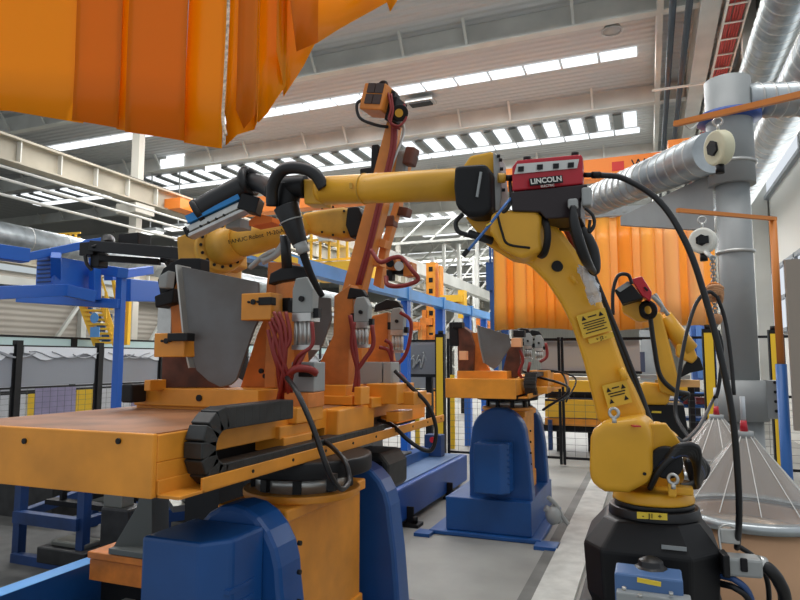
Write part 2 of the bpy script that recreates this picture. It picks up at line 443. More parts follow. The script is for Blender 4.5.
# hall lamps on the left
for px, py, lb in ((150, 233, 'bright hall lamp above the black clamp carrier'), (178, 229, 'bright hall lamp behind the yellow robot shoulder')):
    p = at(px, py, D=28); o = thing('hall_lamp', p, lb, 'lamp'); MB().box(p, (1.1, .5, .06)).build('diffuser', emis('lamp_glow', (255, 255, 250), 1.4), o)
    MB().box(p+V((0, 0, .1)), (1.2, .6, .12)).b2(p.x-.02, p.x+.02, p.y-.02, p.y+.02, p.z+.1, 9.98).build('housing', GRY, o)
# square hall lights/roof openings upper left
for px, py, s, lb in ((176, 154, 1.0, 'square bright louvre under the roof, upper one left of the robot hose'), (172, 163, 1.3, 'square bright louvre under the roof, lower one left of the robot hose'), (213, 168, .8, 'small bright louvre above the black robot hose')):
    p = at(px, py, D=26); o = thing('roof_louvre', p, lb, 'louvre'); MB().box(p, (s*.9, .1, s*.3)).build('pane', SKY, o); MB().box(p+V((0, .06, .2)), (s, .06, .08)).build('frame', CRM, o)

# far end machinery: cantilever arms, columns and trusses deep in the hall
far = thing('roof_truss', (-8, 40, 7), 'row of pale roof trusses deep in the hall', 'truss')
b = MB()
for Y in (34, 42, 50, 58):
    b.bar((-26, Y, 8.4), (2, Y, 8.4), .14, .14)
    x = -26
    while x < 1: b.bar((x, Y, 8.4), (x+1.8, Y, 9.9), .08, .08); x += 1.8
b.build('lattice', CRM, far)
for i, (px, D, h) in enumerate(((452, 34, 7.9), (468, 38, 7.9), (487, 30, 7.9))):
    p = at(px, 360, D=D); o = thing('lattice_column', (p.x, p.y, 0), ['pale lattice column deep in the hall, leftmost of three', 'pale lattice column deep in the hall, middle of three', 'pale lattice column deep in the hall, nearest the blue hoist post'][i], 'column')
    b = MB(); b.b2(p.x-.5, p.x-.35, p.y-.1, p.y+.1, 0, h); b.b2(p.x+.35, p.x+.5, p.y-.1, p.y+.1, 0, h); z = 0
    while z < h-1: b.bar((p.x-.42, p.y, z), (p.x+.42, p.y, z+1), .09, .09); b.bar((p.x+.42, p.y, z+1), (p.x-.42, p.y, z+1.6), .07, .07); z += 1.6
    b.build('lattice', CRM, o)
# orange overhead crane
p0 = at(392, 222, D=16); p1 = at(665, 158, Y=p0.y)
cr = thing('overhead_crane', (0, p0.y, p0.z), 'orange overhead crane girder crossing behind the yellow forearm', 'crane')
CO = mat('crane_orange', (236, 132, 44), .5)
b = MB(); x0 = -9.0; Yc = 17.2; zc = at(610, 167, Y=Yc).z
b.b2(-14.6, 1.1, Yc, Yc+.5, zc-.26, zc+.26); b.build('girder', CO, cr)
b = MB(); b.b2(.6, 1.6, Yc-.9, Yc+1.3, zc-.1, zc+.25); b.b2(-14.9, -14.2, Yc-.9, Yc+1.3, zc-.1, zc+.25); b.build('end_carriage', CO, cr)
MB().b2(-.75, -.45, Yc-.02, Yc, zc-.12, zc+.12).build('emblem', mat('emblem_red', (200, 40, 30), .5), cr)
text(cr, 'W  E  H', (.3, Yc-.02, zc), .34, BLK, (math.radians(90), 0, 0))
# ================================================================== work table positioners
def fr(b, x0, x1, y0, y1, D, dep):
    """box whose front face, seen along the hall, spans the given view; dep metres deep"""
    xm = (x0+x1)/2; ym = (y0+y1)/2; Y = at(xm, ym, D=D).y
    a = at(x0, ym, Y=Y).x; c = at(x1, ym, Y=Y).x; z0 = at(xm, y0, Y=Y).z; z1 = at(xm, y1, Y=Y).z
    return b.b2(a, c, Y, Y+dep, z1, z0)

def positioner(cx, y0, zt, label, wid=.46, gap=1.0, zb=None, bx=.1):
    zb = zt-.14 if zb is None else zb
    o = thing('welding_positioner', (cx, y0+gap/2, 0), label, 'positioner', None)
    b = MB(); h = wid/2
    b.b2(cx-h-.35, cx+h+.12, y0-.15, y0+gap+.3, 0, .04); b.b2(cx-h-.2, cx+h+.03, y0-.1, y0+gap+.25, .04, .34)
    b.build('base', BLU, o, bev=.01)
    MB().b2(cx-h-.45, cx-h-.3, y0-.28, y0-.12, 0, .03).b2(cx+h+.08, cx+h+.28, y0-.3, y0-.1, 0, .03).build('foot_plate', BLU, o)
    def ear(Y, t, name):
        p = []
        p.append(V((cx-h, Y, .3))); p.append(V((cx+h+.03, Y, .3))); p.append(V((cx+h, Y, zb-.42)))
        for k in range(0, 13):
            a = math.pi*k/12; p.append(V((cx+(h-.02)*math.cos(a)*(1 if abs(math.cos(a)) < .9 else .99), Y, zb-.27+.27*math.sin(a))))
        p.append(V((cx-h, Y, zb-.42)))
        e = MB().prism(p, (0, t, 0)).build(name, BLU, o, bev=.02)
        return e
    e = ear(y0, .16, 'upright'); ear(y0+gap, .16, 'upright')
    bt = MB()
    for k in range(5):
        bt.cyl((cx+h-.0, y0+.08, .55+.1*k), (cx+h+.012, y0+.08, .55+.1*k), .009, seg=8)
    bt.build('bolts', BLK, e)
    # gearbox cover on the front upright, chamfered at its right edge
    zc = zb-.06 if zt < 1.25 else zb-.30
    c = []
    for x, y in ((-.165, 0), (.07, 0), (.14, .08), (.14, .26), (-.165, .26)): c.append(V((cx+x, y0-.26+y, .42 if zt > 1.25 else .02)))
    g = MB().prism(c, (0, 0, zc-c[0].z)).build('gearbox_cover', BLU, o, bev=.012)
    r = MB()
    for k in range(8): r.b2(cx+.1, cx+.145, y0-.2, y0-.06, .5+k*.05, .515+k*.05)
    r.build('cooling_ribs', BLU, g)
    # tilting box and turntable
    t = MB(); t.b2(cx-.17, cx+bx, y0+.2, y0+gap-.12, .34, zb-.1); t.b2(cx-.2, cx+bx+.02, y0+.18, y0+gap-.1, zb-.1, zb-.05); t.b2(cx-.17, cx+bx+.012, y0+.19, y0+gap-.11, .34, .5)
    t.build('tilting_box', ORG, o, bev=.008)
    MB().cyl((cx, y0+gap/2, zb-.05), (cx, y0+gap/2, zb-.02), .25, seg=40).build('box_collar', ORG, o, bev=.004)
    MB().cyl((cx, y0+gap/2, zb-.02), (cx, y0+gap/2, zb+.05), .2, seg=40).build('bearing_ring', ALU, o)
    sl = MB()
    for k in range(9):
        a = k*math.pi/4.5+.25; sl.box((cx+.205*math.cos(a), y0+gap/2+.205*math.sin(a), zb+.015), (.03, .035, .06), rz=a)
    sl.build('bearing_blocks', BLK, o)
    MB().cyl((cx, y0+gap/2, zb+.05), (cx, y0+gap/2, zt-.0), .3, seg=48).build('turntable', BLK, o, bev=.01)
    return o

# ---------- near one
NX = -1.42; ZS = 1.2; XR = -1.35; XL = -2.25; YF = 1.47; YB = 4.0; ZT = 1.385
pos1 = positioner(NX, 1.95, ZS, 'large blue positioner with orange box in front, under the long orange table', zb=1.08)
hx0, hx1 = at(345, 470, Y=3.2).x, at(388, 470, Y=3.2).x
h0, h1 = at(370, 492, Y=3.2).z, at(370, 453, Y=3.2).z
MB().prism([V((hx0, 3.2, h0)), V((hx1-.02, 3.2, h0)), V((hx1, 3.2, h0+.03)), V((hx1, 3.2, h1-.06)), V((hx1-.05, 3.2, h1)), V((hx0, 3.2, h1))], (0, .3, 0)).build('motor_hood', CHN, pos1, bev=.02)
MB().b2(hx0+.06, hx1-.03, 3.19, 3.2, h0+.03, h1-.04).build('hood_opening', BLK, pos1, bev=.003)
tb = thing('rotary_worktable', ((XL+XR)/2, 2.7, ZS), 'long orange worktable with rust coloured top on the near positioner', 'worktable')
MB().b2(XL, XR, YF, YF+.02, ZS, ZT).build('end_panel', ORG, tb, bev=.004)
bb = MB()
for px in (25, 119):
    p = at(px, 441, Y=YF); bb.cyl((p.x, YF-.006, p.z), (p.x, YF+.001, p.z), .009, seg=10)
bb.build('bolts', BLK, tb)
MB().b2(XL, XR, YF+.02, YB, ZT-.085, ZT-.004).build('side_beam', ORG, tb, bev=.004)
MB().b2(XL, XR-.01, YF+.02, YB, ZT-.004, ZT).build('table_top', ORD, tb)
MB().b2(XR-.04, XR, YF+.02, YF+.2, ZS+.0, ZT-.085).build('corner_plate', ORG, tb, bev=.003)
MB().b2(XL+.1, XR-.1, YF+.2, YB-.05, ZS, ZT-.085).build('inner_frame', BLK, tb)
b = MB(); b.b2(XR, XR+.085, YF+.12, YB, ZS, ZS+.008); b.b2(XR+.077, XR+.085, YF+.12, YB, ZS, ZS+.045); b.b2(XR-.0, XR+.085, YF+.02, YF+.13, ZS+.0, ZS+.01)
b.b2(XR, XR+.008, YF+.02, YF+.5, ZS, ZS+.05)
b.build('side_rail', ORG, tb, bev=.002)
hb = MB()
for k in range(9): hb.cyl((XR+.084, 1.85+k*.26, ZS+.025), (XR+.088, 1.85+k*.26, ZS+.025), .006, seg=8)
hb.build('rail_bolts', BLK, tb)
# energy chain
ch = MB(); xc = XR+.04
lk = []
ytop = 2.12; yb = 1.72; za = ZS+.035; zz = ZT+.028; r = (zz-za)/2
y = 3.0
while y > yb: lk.append(((y, za), 0)); y -= .045
for k in range(7):
    a = math.pi*(k+.5)/7; lk.append(((yb-r*math.sin(a), (za+zz)/2-r*math.cos(a)), a))
y = yb+.02
while y < ytop: lk.append(((y, zz), 0)); y += .045
for (yy, z_), a in lk: ch.box((xc, yy, z_), (.07, .05, .072), rot=Matrix.Rotation(-a, 4, 'X'))
ch.build('cable_chain', CHN, tb, bev=.004)

def side(b, x0, x1, y0, y1, X, wid, D=None):
    """box whose face looking to the hall's right spans the view between two upright edges"""
    ym = (y0+y1)/2; a = at(x0, ym, X=X); c = at(x1, ym, X=X); z0 = at(x0, y0, X=X).z; z1 = at(x0, y1, X=X).z
    return b.b2(X-wid, X, a.y, c.y, z1, z0)
# sliding carriage blocks on the table's right side
XS = XR+.0
cb = MB(); side(cb, 297, 323, 408, 424, XS+.04, .3); side(cb, 280, 316, 427, 440, XS+.02, .2); side(cb, 284, 312, 438, 452, XS+.03, .2)
cb.build('carriage_block', ORG, tb, bev=.004)
cb = MB(); side(cb, 325, 345, 409, 436, XS, .3); side(cb, 372, 397, 400, 412, XS, .3); side(cb, 397, 425, 398, 424, XS+.0, .2); cb.build('carriage_block', ORG, tb, bev=.004)
q = [at(x, y, X=XS+.06) for x, y in ((338, 437), (374, 431), (375, 408), (370, 405), (352, 407), (339, 410))]
MB().prism(q, (-.16, 0, 0)).build('rounded_cover', ORG, tb, bev=.008)

# ---------- far one
pos2 = positioner(-1.33, 5.85, 1.27, 'blue positioner with orange box standing further back in the middle', wid=.56, gap=.9, zb=1.16, bx=.2)
FX0, FX1, FYF = -1.68, -1.06, 5.35
tb2 = thing('rotary_worktable', ((FX0+FX1)/2, 6.4, 1.27), 'short orange worktable on the far blue positioner', 'worktable')
MB().b2(FX0, FX1, FYF, FYF+.03, 1.27, 1.44).build('end_panel', ORG, tb2, bev=.005)
MB().b2(FX0, FX1, FYF+.03, 7.6, 1.3, 1.43).build('side_beam', ORG, tb2)
MB().b2(FX1, FX1+.09, FYF+.1, 7.6, 1.27, 1.28).b2(FX1+.08, FX1+.09, FYF+.1, 7.6, 1.27, 1.31).build('side_rail', ORG, tb2)
ch = MB()
for k in range(6): ch.box((FX1+.07, FYF+.28+.03*abs(k-2.5), 1.31+.03*k), (.1, .07, .035))
for k in range(12): ch.box((FX1+.07, FYF+.4+.05*k, 1.47), (.1, .048, .04))
ch.build('cable_chain', CHN, tb2)
cb = MB(); cb.b2(FX1-.02, FX1+.16, 6.1, 6.5, 1.36, 1.5); cb.b2(FX1, FX1+.2, 5.75, 6.0, 1.3, 1.36); cb.b2(FX1, FX1+.25, 6.6, 7.0, 1.33, 1.46)
cb.build('carriage_block', ORG, tb2, bev=.005)
cc = MB()
cc.tube([at(515, 368, D=6), at(535, 376, D=5.9), (-.66, 5.7, 1.35), at(543, 410, D=5.7)], .012)
cc.tube([at(520, 378, D=6), at(560, 372, D=6.2), at(566, 398, D=6), at(545, 400, D=6)], .010)
cc.tube([at(528, 385, D=6), at(540, 370, D=6.1), at(575, 378, D=6.2), at(566, 402, D=6)], .008)
tag(cc.build('power_cable', RUB), 'black looping cables at the right side of the far worktable', 'cable')

# ================================================================== jigs
def cylinder_clamp(parent, px, py, D, s=1.0, facing=1):
    """pneumatic clamp: grey head above, silver cylinder with tie rods below, centred at a view position"""
    c = at(px, py, D=D); k = s
    h = MB(); h.prism([c+V((-.05*k, 0, .0)), c+V((.045*k, 0, 0)), c+V((.05*k, 0, .1*k)), c+V((.02*k, 0, .155*k)), c+V((-.035*k, 0, .15*k)), c+V((-.05*k, 0, .1*k))], (0, .06*k, 0))
    hd = h.build('clamp', GRB, parent, bev=.006*k, label='grey clamp head with silver cylinder')
    cy = MB()
    cy.b2(c.x-.045*k, c.x+.045*k, c.y-.005, c.y+.075*k, c.z-.035*k, c.z)
    cy.b2(c.x-.045*k, c.x+.045*k, c.y-.005, c.y+.075*k, c.z-.155*k, c.z-.135*k)
    for dx in (-.032, -.011, .011, .032):
        cy.cyl(c+V((dx*k, .01*k, -.135*k)), c+V((dx*k, .01*k, -.03*k)), .011*k, seg=10)
    cy.cyl(c+V((0, .035*k, -.135*k)), c+V((0, .035*k, -.03*k)), .032*k, seg=14)
    cy.build('cylinder', ALU, hd)
    bt = MB(); bt.cyl(c+V((.0, -.012, .06*k)), c+V((0, .0, .06*k)), .012*k, seg=10); bt.box(c+V((.055*k, .03*k, -.0)), (.03*k, .03*k, .04*k)); bt.box(c+V((-.06*k, .03*k, .03*k)), (.03*k, .04*k, .05*k))
    bt.build('fittings', BLK, hd)
    j = MB(); j.prism([c+V((-.03*k, .01, .15*k)), c+V((.03*k, .01, .155*k)), c+V((.0*k, .01, .2*k)), c+V((-.08*k, .01, .215*k)), c+V((-.17*k, .01, .18*k)), c+V((-.18*k, .01, .13*k)), c+V((-.13*k, .01, .14*k))], (0, .05*k, 0))
    j.build('clamp_jaw', BLK, hd, bev=.006*k)
    return c
def hoses(parent, paths, m=DRD, r=.009, name='air_hose'):
    for p in paths:
        MB().tube(p, r, seg=7, n=6).build(name, m, parent)
def pin_block(parent, x0, x1, y0, y1, D, m=ORG):
    b = MB(); fr(b, x0, x1, y0, y1, D, .09); o = b.build('stop_block', m, parent, bev=.004)
    c = at((x0+x1)/2-(x1-x0)*.1, y0+(y1-y0)*.33, D=D-.002); hb = MB()
    for dx, rr in ((-.022, .005), (0, .011), (.022, .005)): hb.cyl(c+V((dx, -.003, 0)), c+V((dx, .004, 0)), rr*D/2.5, seg=12)
    hb.build('pin_holes', BLK, o)

DJ = 2.72
j1 = thing('welding_jig', at(200, 410, D=DJ), 'nearest welding jig holding a grey steel plate on the long orange worktable', 'jig')
b = MB(); fr(b, 134, 258, 389, 407, DJ, .28); fr(b, 144, 150, 380, 391, DJ, .1); b.build('base_plate', ORG, j1, bev=.004)
hb = MB()
for px in (199, 247):
    c = at(px, 398, D=DJ-.01); hb.cyl(c+V((0, -.004, 0)), c+V((0, .01, 0)), .014, seg=16)
hb.build('holes', BLK, j1)
b = MB(); fr(b, 136, 222, 406, 416, DJ+.05, .2); b.build('pad', ORG, j1, bev=.003)
b = MB(); fr(b, 222, 300, 406, 414, DJ+.12, .2); fr(b, 284, 308, 393, 408, DJ-.12, .14); b.build('spacer', ORT, j1, bev=.003)
b = MB(); b.box(at(134, 393, D=DJ+.05), (.06, .09, .08)); b.build('rubber_stop', BLK, j1, bev=.008)
# left bracket
b = MB(); b.prism(poly(((161, 388), (163, 330), (190, 312), (205, 330), (207, 372), (232, 388)), D=DJ+.12), (0, .16, 0)); b.build('left_bracket', BRN, j1, bev=.004)
b = MB(); b.prism(poly(((169, 276), (180, 274), (190, 330), (188, 356), (172, 345)), D=DJ+.1), (0, .05, 0)); b.build('guide_plate', ORT, j1, bev=.003)
# right upright
b = MB(); b.prism(poly(((240, 388), (257, 334), (264, 318), (268, 262), (293, 262), (296, 300), (300, 340), (303, 388)), D=DJ+.16), (0, .07, 0))
b.prism(poly(((264, 388), (268, 275), (276, 275), (276, 388)), D=DJ+.02), (0, .16, 0)); b.build('upright', ORT, j1, bev=.004)
hb = MB(); 
for px, py in ((262, 371), (266, 376), (292, 368)):
    c = at(px, py, D=DJ+.05 if px < 280 else DJ+.15); hb.cyl(c+V((0, -.012, 0)), c, .011, seg=10)
hb.build('bolts', BLK, j1)
pin_block(j1, 154, 184, 333, 357, DJ-.05); pin_block(j1, 241, 271, 293, 320, DJ-.08)
b = MB(); fr(b, 258, 271, 297, 305, DJ-.1, .04); fr(b, 167, 187, 333, 341, DJ-.09, .05); fr(b, 272, 290, 298, 311, DJ-.0, .05); b.build('stop_pins', BLK, j1, bev=.003)
# clamps
cylinder_clamp(j1, 302, 313, DJ-.1, .98)
b = MB(); fr(b, 157, 171, 303, 336, DJ+.12, .06); b.build('left_cylinder', ALU, j1, bev=.006)
b = MB(); b.prism(poly(((157, 280), (163, 268), (172, 262), (180, 258), (200, 258), (200, 272), (186, 268), (176, 275), (170, 290), (160, 296)), D=DJ+.08), (0, .07, 0)); b.prism(poly(((154, 296), (174, 288), (172, 303), (155, 308)), D=DJ+.05), (0, .1, 0)); b.build('left_jaw', BLK, j1, bev=.006)
b = MB(); b.prism(poly(((158, 276), (168, 270), (166, 288), (158, 288)), D=DJ+.02), (0, .05, 0)); b.build('left_clamp_head', GRB, j1, bev=.006)
# manifold
b = MB(); fr(b, 291, 314, 362, 392, DJ-.05, .1); b.build('valve_box', GRY, j1, bev=.005)
b = MB(); fr(b, 298, 312, 369, 377, DJ-.1, .05); b.build('plug', BLK, j1, bev=.004)
D = DJ-.12
hoses(j1, [[at(x0, y0, D=D), at(x1, y1, D=D-.02), at(x2, y2, D=D-.01), at(x3, y3, D=D+.06)] for x0, y0, x1, y1, x2, y2, x3, y3 in (
    (270, 322, 276, 340, 281, 365, 280, 400), (274, 312, 281, 330, 284, 365, 286, 402), (279, 312, 286, 335, 284, 370, 278, 402), (283, 320, 280, 350, 288, 375, 292, 400),
    (312, 322, 312, 345, 296, 360, 288, 398), (306, 350, 300, 362, 290, 378, 284, 398), (268, 330, 273, 352, 279, 372, 284, 400), (286, 312, 290, 340, 278, 362, 281, 398), (276, 326, 274, 350, 286, 380, 290, 404), (272, 318, 284, 345, 282, 380, 277, 404))], r=.0085)
hoses(j1, [[at(287, 376, D=D), at(296, 369, D=D-.03), at(308, 369, D=D-.03), at(316, 373, D=D)]], r=.016)

# the grey workpiece, a tapered plate with a flange along its left edge
def workpiece(pts, D, label, flange):
    o = thing('steel_plate', at(pts[0][0], pts[0][1], D=D), label, 'steel plate')
    MB().prism(poly(pts, D=D), (0, .014, 0)).build('plate', STL, o, bev=.002)
    f = MB()
    for a, c in zip(flange, flange[1:]):
        a = at(*a, D=D); c = at(*c, D=D); f.prism([a+V((0, -.03, 0)), c+V((0, -.03, 0)), c+V((0, .06, 0)), a+V((0, .06, 0))], (.008, 0, .002))
    f.build('flange', mat('bright_edge', (190, 188, 182), .3, .8), o)
    return o
workpiece([(180, 266), (258, 282), (259, 319), (254, 328), (236, 380), (230, 385), (220, 387), (208, 381), (196, 370), (188, 345)], DJ-.02,
          'grey tapered steel plate held upright in the nearest jig', [(180, 266), (188, 345), (193, 368)])
workpiece([(306, 296), (330, 298), (331, 320), (322, 345), (306, 364), (297, 340), (303, 310)], DJ+.35, 'dark steel plate standing between the nearest and the middle jig', [(306, 296), (303, 310)])

# middle and rear jigs on the same table
def side_jig(label, pts, D, cl, box, hs, extra=()):
    o = thing('welding_jig', at(cl[0], 388, D=D), label, 'jig')
    b = MB(); b.prism(poly(pts, D=D), (0, .1, 0)); b.build('upright', ORT, o, bev=.005)
    cylinder_clamp(o, cl[0], cl[1], cl[2], cl[3])
    b = MB(); fr(b, box[0], box[1], box[2], box[3], box[4], .12); b.build('valve_box', GRY, o, bev=.004)
    hoses(o, hs, r=.011)
    b = MB()
    for e in extra: fr(b, *e)
    b.build('base_block', ORG, o, bev=.004)
    return o
D = 3.0
side_jig('middle welding jig with orange curved upright and silver cylinder', [(314, 386), (318, 366), (333, 335), (334, 296), (350, 284), (353, 300), (353, 340), (349, 350), (348, 386)], 3.1, (361, 322, 3.05, .8),
         (350, 382, 362, 384, 3.4), [[at(350, 315, D=D), at(355, 345, D=D), at(357, 370, D=D), at(354, 392, D=D)], [at(354, 322, D=D), at(352, 345, D=D), at(358, 372, D=D), at(358, 394, D=D)], [at(372, 325, D=D), at(373, 345, D=D), at(364, 360, D=D), at(357, 370, D=D)]],
         extra=((300, 346, 385, 399, 3.05, .2), (322, 352, 396, 405, 3.0, .2), (354, 361, 387, 405, 2.95, .1)))
D = 3.6
side_jig('rear welding jig with tan upright, last on the long orange worktable', [(362, 372), (366, 350), (372, 316), (388, 312), (388, 350), (392, 372)], 3.75, (397, 330, 3.7, .86),
         (383, 391, 362, 384, 3.35), [[at(385, 340, D=D), at(391, 345, D=D), at(392, 362, D=D), at(392, 372, D=D)], [at(400, 312, D=D), at(411, 322, D=D), at(408, 348, D=D), at(400, 362, D=D), at(392, 362, D=D)], [at(379, 347, D=D), at(388, 350, D=D), at(392, 360, D=D)], [at(391, 368, D=D), at(402, 376, D=D), at(409, 386, D=D)]],
         extra=((366, 397, 384, 404, 3.2, .25), (397, 414, 392, 405, 3.25, .2), (360, 372, 398, 408, 3.1, .2), (386, 399, 412, 422, 3.2, .2)))

# tall slanted fixture arm between the jigs
fa = thing('fixture_arm', at(355, 388, D=3.45), 'tall slanted orange clamping arm rising above the yellow forearm', 'arm')
D = 3.45
b = MB(); b.prism(poly(((342, 290), (345, 278), (365, 205), (387, 120), (397, 120), (384, 205), (362, 290)), D=D), (0, .08, 0)); b.prism(poly(((342, 388), (342, 288), (362, 288), (362, 388)), D=D), (0, .08, 0)); b.build('main_beam', ORA, fa, bev=.004)
b = MB(); b.prism(poly(((373, 285), (379, 250), (393, 205), (405, 160), (409, 160), (399, 205), (386, 250), (380, 288)), D=D+.12), (0, .06, 0)); b.prism(poly(((362, 258), (380, 258), (380, 266), (362, 264)), D=D+.05), (0, .08, 0)); b.prism(poly(((372, 236), (386, 240), (384, 248), (370, 244)), D=D+.05), (0, .08, 0)); b.build('side_beam', ORA, fa, bev=.003)
hoses(fa, [[at(393+dx, 125, D=D-.03), at(391+dx, 150, D=D-.04), at(379+dx, 200, D=D-.04), at(368+dx, 245, D=D-.04), at(357+dx, 285, D=D-.03)] for dx in (0, 3)], r=.011)
hoses(fa, [[at(400, 120, D=D-.05), at(404, 132, D=D), at(394, 160, D=D-.02), at(390, 172, D=D)]], m=ALU, r=.008)
hoses(fa, [[at(371, 250, D=3.3), at(380, 262, D=3.25), at(392, 258, D=3.25), at(402, 258, D=3.25), at(412, 270, D=3.2), at(418, 280, D=3.2), (at(402, 286, D=3.2)), at(388, 285, D=3.25), at(386, 277, D=3.3)]], r=.012)
c = at(379, 101, D=D); R = Matrix.Rotation(math.radians(14), 4, 'Y') @ Matrix.Rotation(math.radians(-8), 4, 'Z')
MB().box(c, (.14, .14, .145), rot=R).build('head_box', ORA, fa, bev=.008)
b = MB()
for i in (-1, 1):
    for k in (-1, 1): b.box(c + (R @ V((i*.026+.012, -.072, k*.03+.012))), (.047, .012, .052), rot=R)
g = b.build('grille', mat('grille_brown', (70, 56, 52), .6), fa)
b = MB(); b.box(at(368, 104, D=D), (.06, .08, .06)); b.build('side_knob', ORG, fa, bev=.012)
b = MB(); b.torus(at(383, 86, D=D), .022, .01, axis=(0, 1, 0)); b.box(at(388, 93, D=D), (.08, .05, .02), rot=R); b.build('lifting_ring', BLK, fa)
b = MB(); b.box(at(396, 112, D=D), (.05, .12, .13), rot=R); b.cyl(at(400, 113, D=D-.07), at(400, 113, D=D+.05), .045); b.box(at(394, 99, D=D), (.04, .08, .06)); b.build('swivel_unit', BLK, fa, bev=.005)
b = MB(); b.cyl(at(399, 113, D=D-.085), at(399, 113, D=D-.05), .022); b.build('swivel_cap', YEL, fa)
hoses(fa, [[at(365, 99, D=D), at(357, 104, D=D-.02), at(360, 118, D=D-.02), at(376, 125, D=D-.02), at(388, 127, D=D)]], m=RUB, r=.009)
hoses(fa, [[at(388, 93, D=D-.06), at(391, 108, D=D-.08), at(389, 120, D=D-.08), at(398, 126, D=D-.08), at(406, 118, D=D-.06), at(404, 104, D=D-.06)], [at(391, 94, D=D-.06), at(393, 110, D=D-.08), at(391, 124, D=D-.08), at(400, 129, D=D-.05)]], r=.007)
b = MB(); b.box(at(376, 163, D=D+.06), (.045, .05, .2), rot=Matrix.Rotation(.03, 4, 'Y')); b.box(at(369, 174, D=D+.08), (.09, .06, .06)); b.build('hose_block', BLK, fa, bev=.01)
b = MB(); b.box(at(400, 163, D=D+.1), (.08, .06, .13)); b.cyl(at(406, 154, D=D+.1), at(413, 161, D=D+.05), .04); b.build('upper_cylinder', GRB, fa, bev=.01)
b = MB(); b.box(at(411, 157, D=D+.05), (.06, .07, .1), rot=R); b.build('upper_clamp', BRN, fa, bev=.01)
b = MB(); fr(b, 386, 396, 258, 269, 3.35, .1); fr(b, 403, 412, 262, 276, 3.35, .08); b.build('arm_clamp', ORT, fa, bev=.004)
b = MB(); fr(b, 394, 406, 260, 274, 3.4, .08); fr(b, 386, 392, 270, 280, 3.4, .05); b.cyl(at(390, 263, D=3.3), at(390, 263, D=3.35), .022); b.build('clamp_cylinder', BLK, fa, bev=.004)
b = MB(); b.cyl(at(399, 266, D=3.32), at(399, 266, D=3.4), .025); b.build('piston', ALU, fa)
b = MB(); b.box(at(390, 222, D=3.6), (.07, .07, .06)); b.box(at(402, 212, D=3.6), (.1, .06, .05), rot=R); b.build('side_clamp', BRN, fa, bev=.005)

# far jig with its plate on the far table
D = 5.75
j2 = thing('welding_jig', at(480, 383, D=D), 'small far welding jig with grey plate on the far blue positioner', 'jig')
b = MB(); fr(b, 457, 507, 371, 380, D, .3); b.build('base_plate', ORG, j2, bev=.004)
b = MB(); fr(b, 478, 512, 378, 382, D+.05, .2); b.build('pad', ORT, j2)
b = MB(); b.prism(poly(((458, 372), (457, 330), (462, 326), (470, 332), (474, 345), (473, 372)), D=D+.1), (0, .15, 0)); b.build('left_bracket', BRN, j2, bev=.004)
b = MB(); b.prism(poly(((472, 371), (469, 334), (478, 332), (484, 360), (490, 371)), D=D+.15), (0, .05, 0)); b.build('guide_plate', ORT, j2)
b = MB(); b.prism(poly(((502, 374), (507, 352), (514, 338), (520, 338), (520, 372), (515, 378)), D=D+.1), (0, .15, 0)); b.build('upright', BRN, j2, bev=.004)
b = MB(); fr(b, 511, 521, 338, 347, D-.05, .08); fr(b, 459, 466, 351, 360, D-.05, .08); b.build('stop_block', mat('block_peach', (232, 170, 124), .5), j2, bev=.004)
b = MB(); fr(b, 449, 458, 322, 346, D+.1, .1); fr(b, 513, 524, 330, 337, D, .1); fr(b, 452, 462, 322, 328, D, .1); b.build('clamp_jaw', BLK, j2, bev=.008)
for px, py, s in ((528, 346, .8), (539, 348, .8)): cylinder_clamp(j2, px, py, D+.2, s)
hoses(j2, [[at(520, 350, D=D), at(523, 360, D=D), at(519, 372, D=D), at(522, 378, D=D)], [at(546, 343, D=D), at(547, 356, D=D), at(540, 362, D=D)], [at(530, 362, D=D), at(528, 372, D=D)]], r=.014)
workpiece([(477, 325), (509, 335), (511, 346), (498, 366), (494, 369), (484, 363), (480, 345)], D-.05, 'small grey steel plate held in the far jig', [(477, 325), (480, 345), (484, 363)])

# ---------- thick black cables at the near table
b = MB(); b.tube([at(287, 378, D=2.55), at(297, 392, D=2.4), at(312, 425, D=2.3), at(325, 462, D=2.25), at(333, 480, D=2.28), at(342, 489, D=2.35), at(349, 480, D=2.45), at(345, 462, D=2.5), at(332, 447, D=2.6), at(322, 440, D=2.65)], .0105, seg=10)
tag(b.build('power_cable', RUB), 'thick black cable looping down past the near orange box', 'cable')
b = MB(); b.tube([at(395, 371, D=3.35), at(410, 386, D=3.3), at(428, 405, D=3.3), at(436, 428, D=3.3), at(433, 448, D=3.3), at(424, 450, D=3.3), at(408, 440, D=3.3), at(392, 425, D=3.35), at(378, 420, D=3.4)], .011, seg=10)
tag(b.build('power_cable', RUB), 'black cable loop hanging at the rear right of the long worktable', 'cable')
b = MB(); b.box(at(332, 482, D=2.3), (.03, .03, .06)); tag(b.build('cable_clip', BLK), 'small black clip hanging on the near cable above the orange box', 'clip')
# ================================================================== front robot
rb = thing('welding_robot', (at(655, 540, D=2.1).x, at(655, 540, D=2.1).y, 0), 'big yellow welding robot with curved arm and black base at front right', 'robot')
RX, RY = rb.location.x, rb.location.y
def rp(px, py, D=2.1): return at(px, py, D=D)
zt = at(655, 505, D=2.1).z
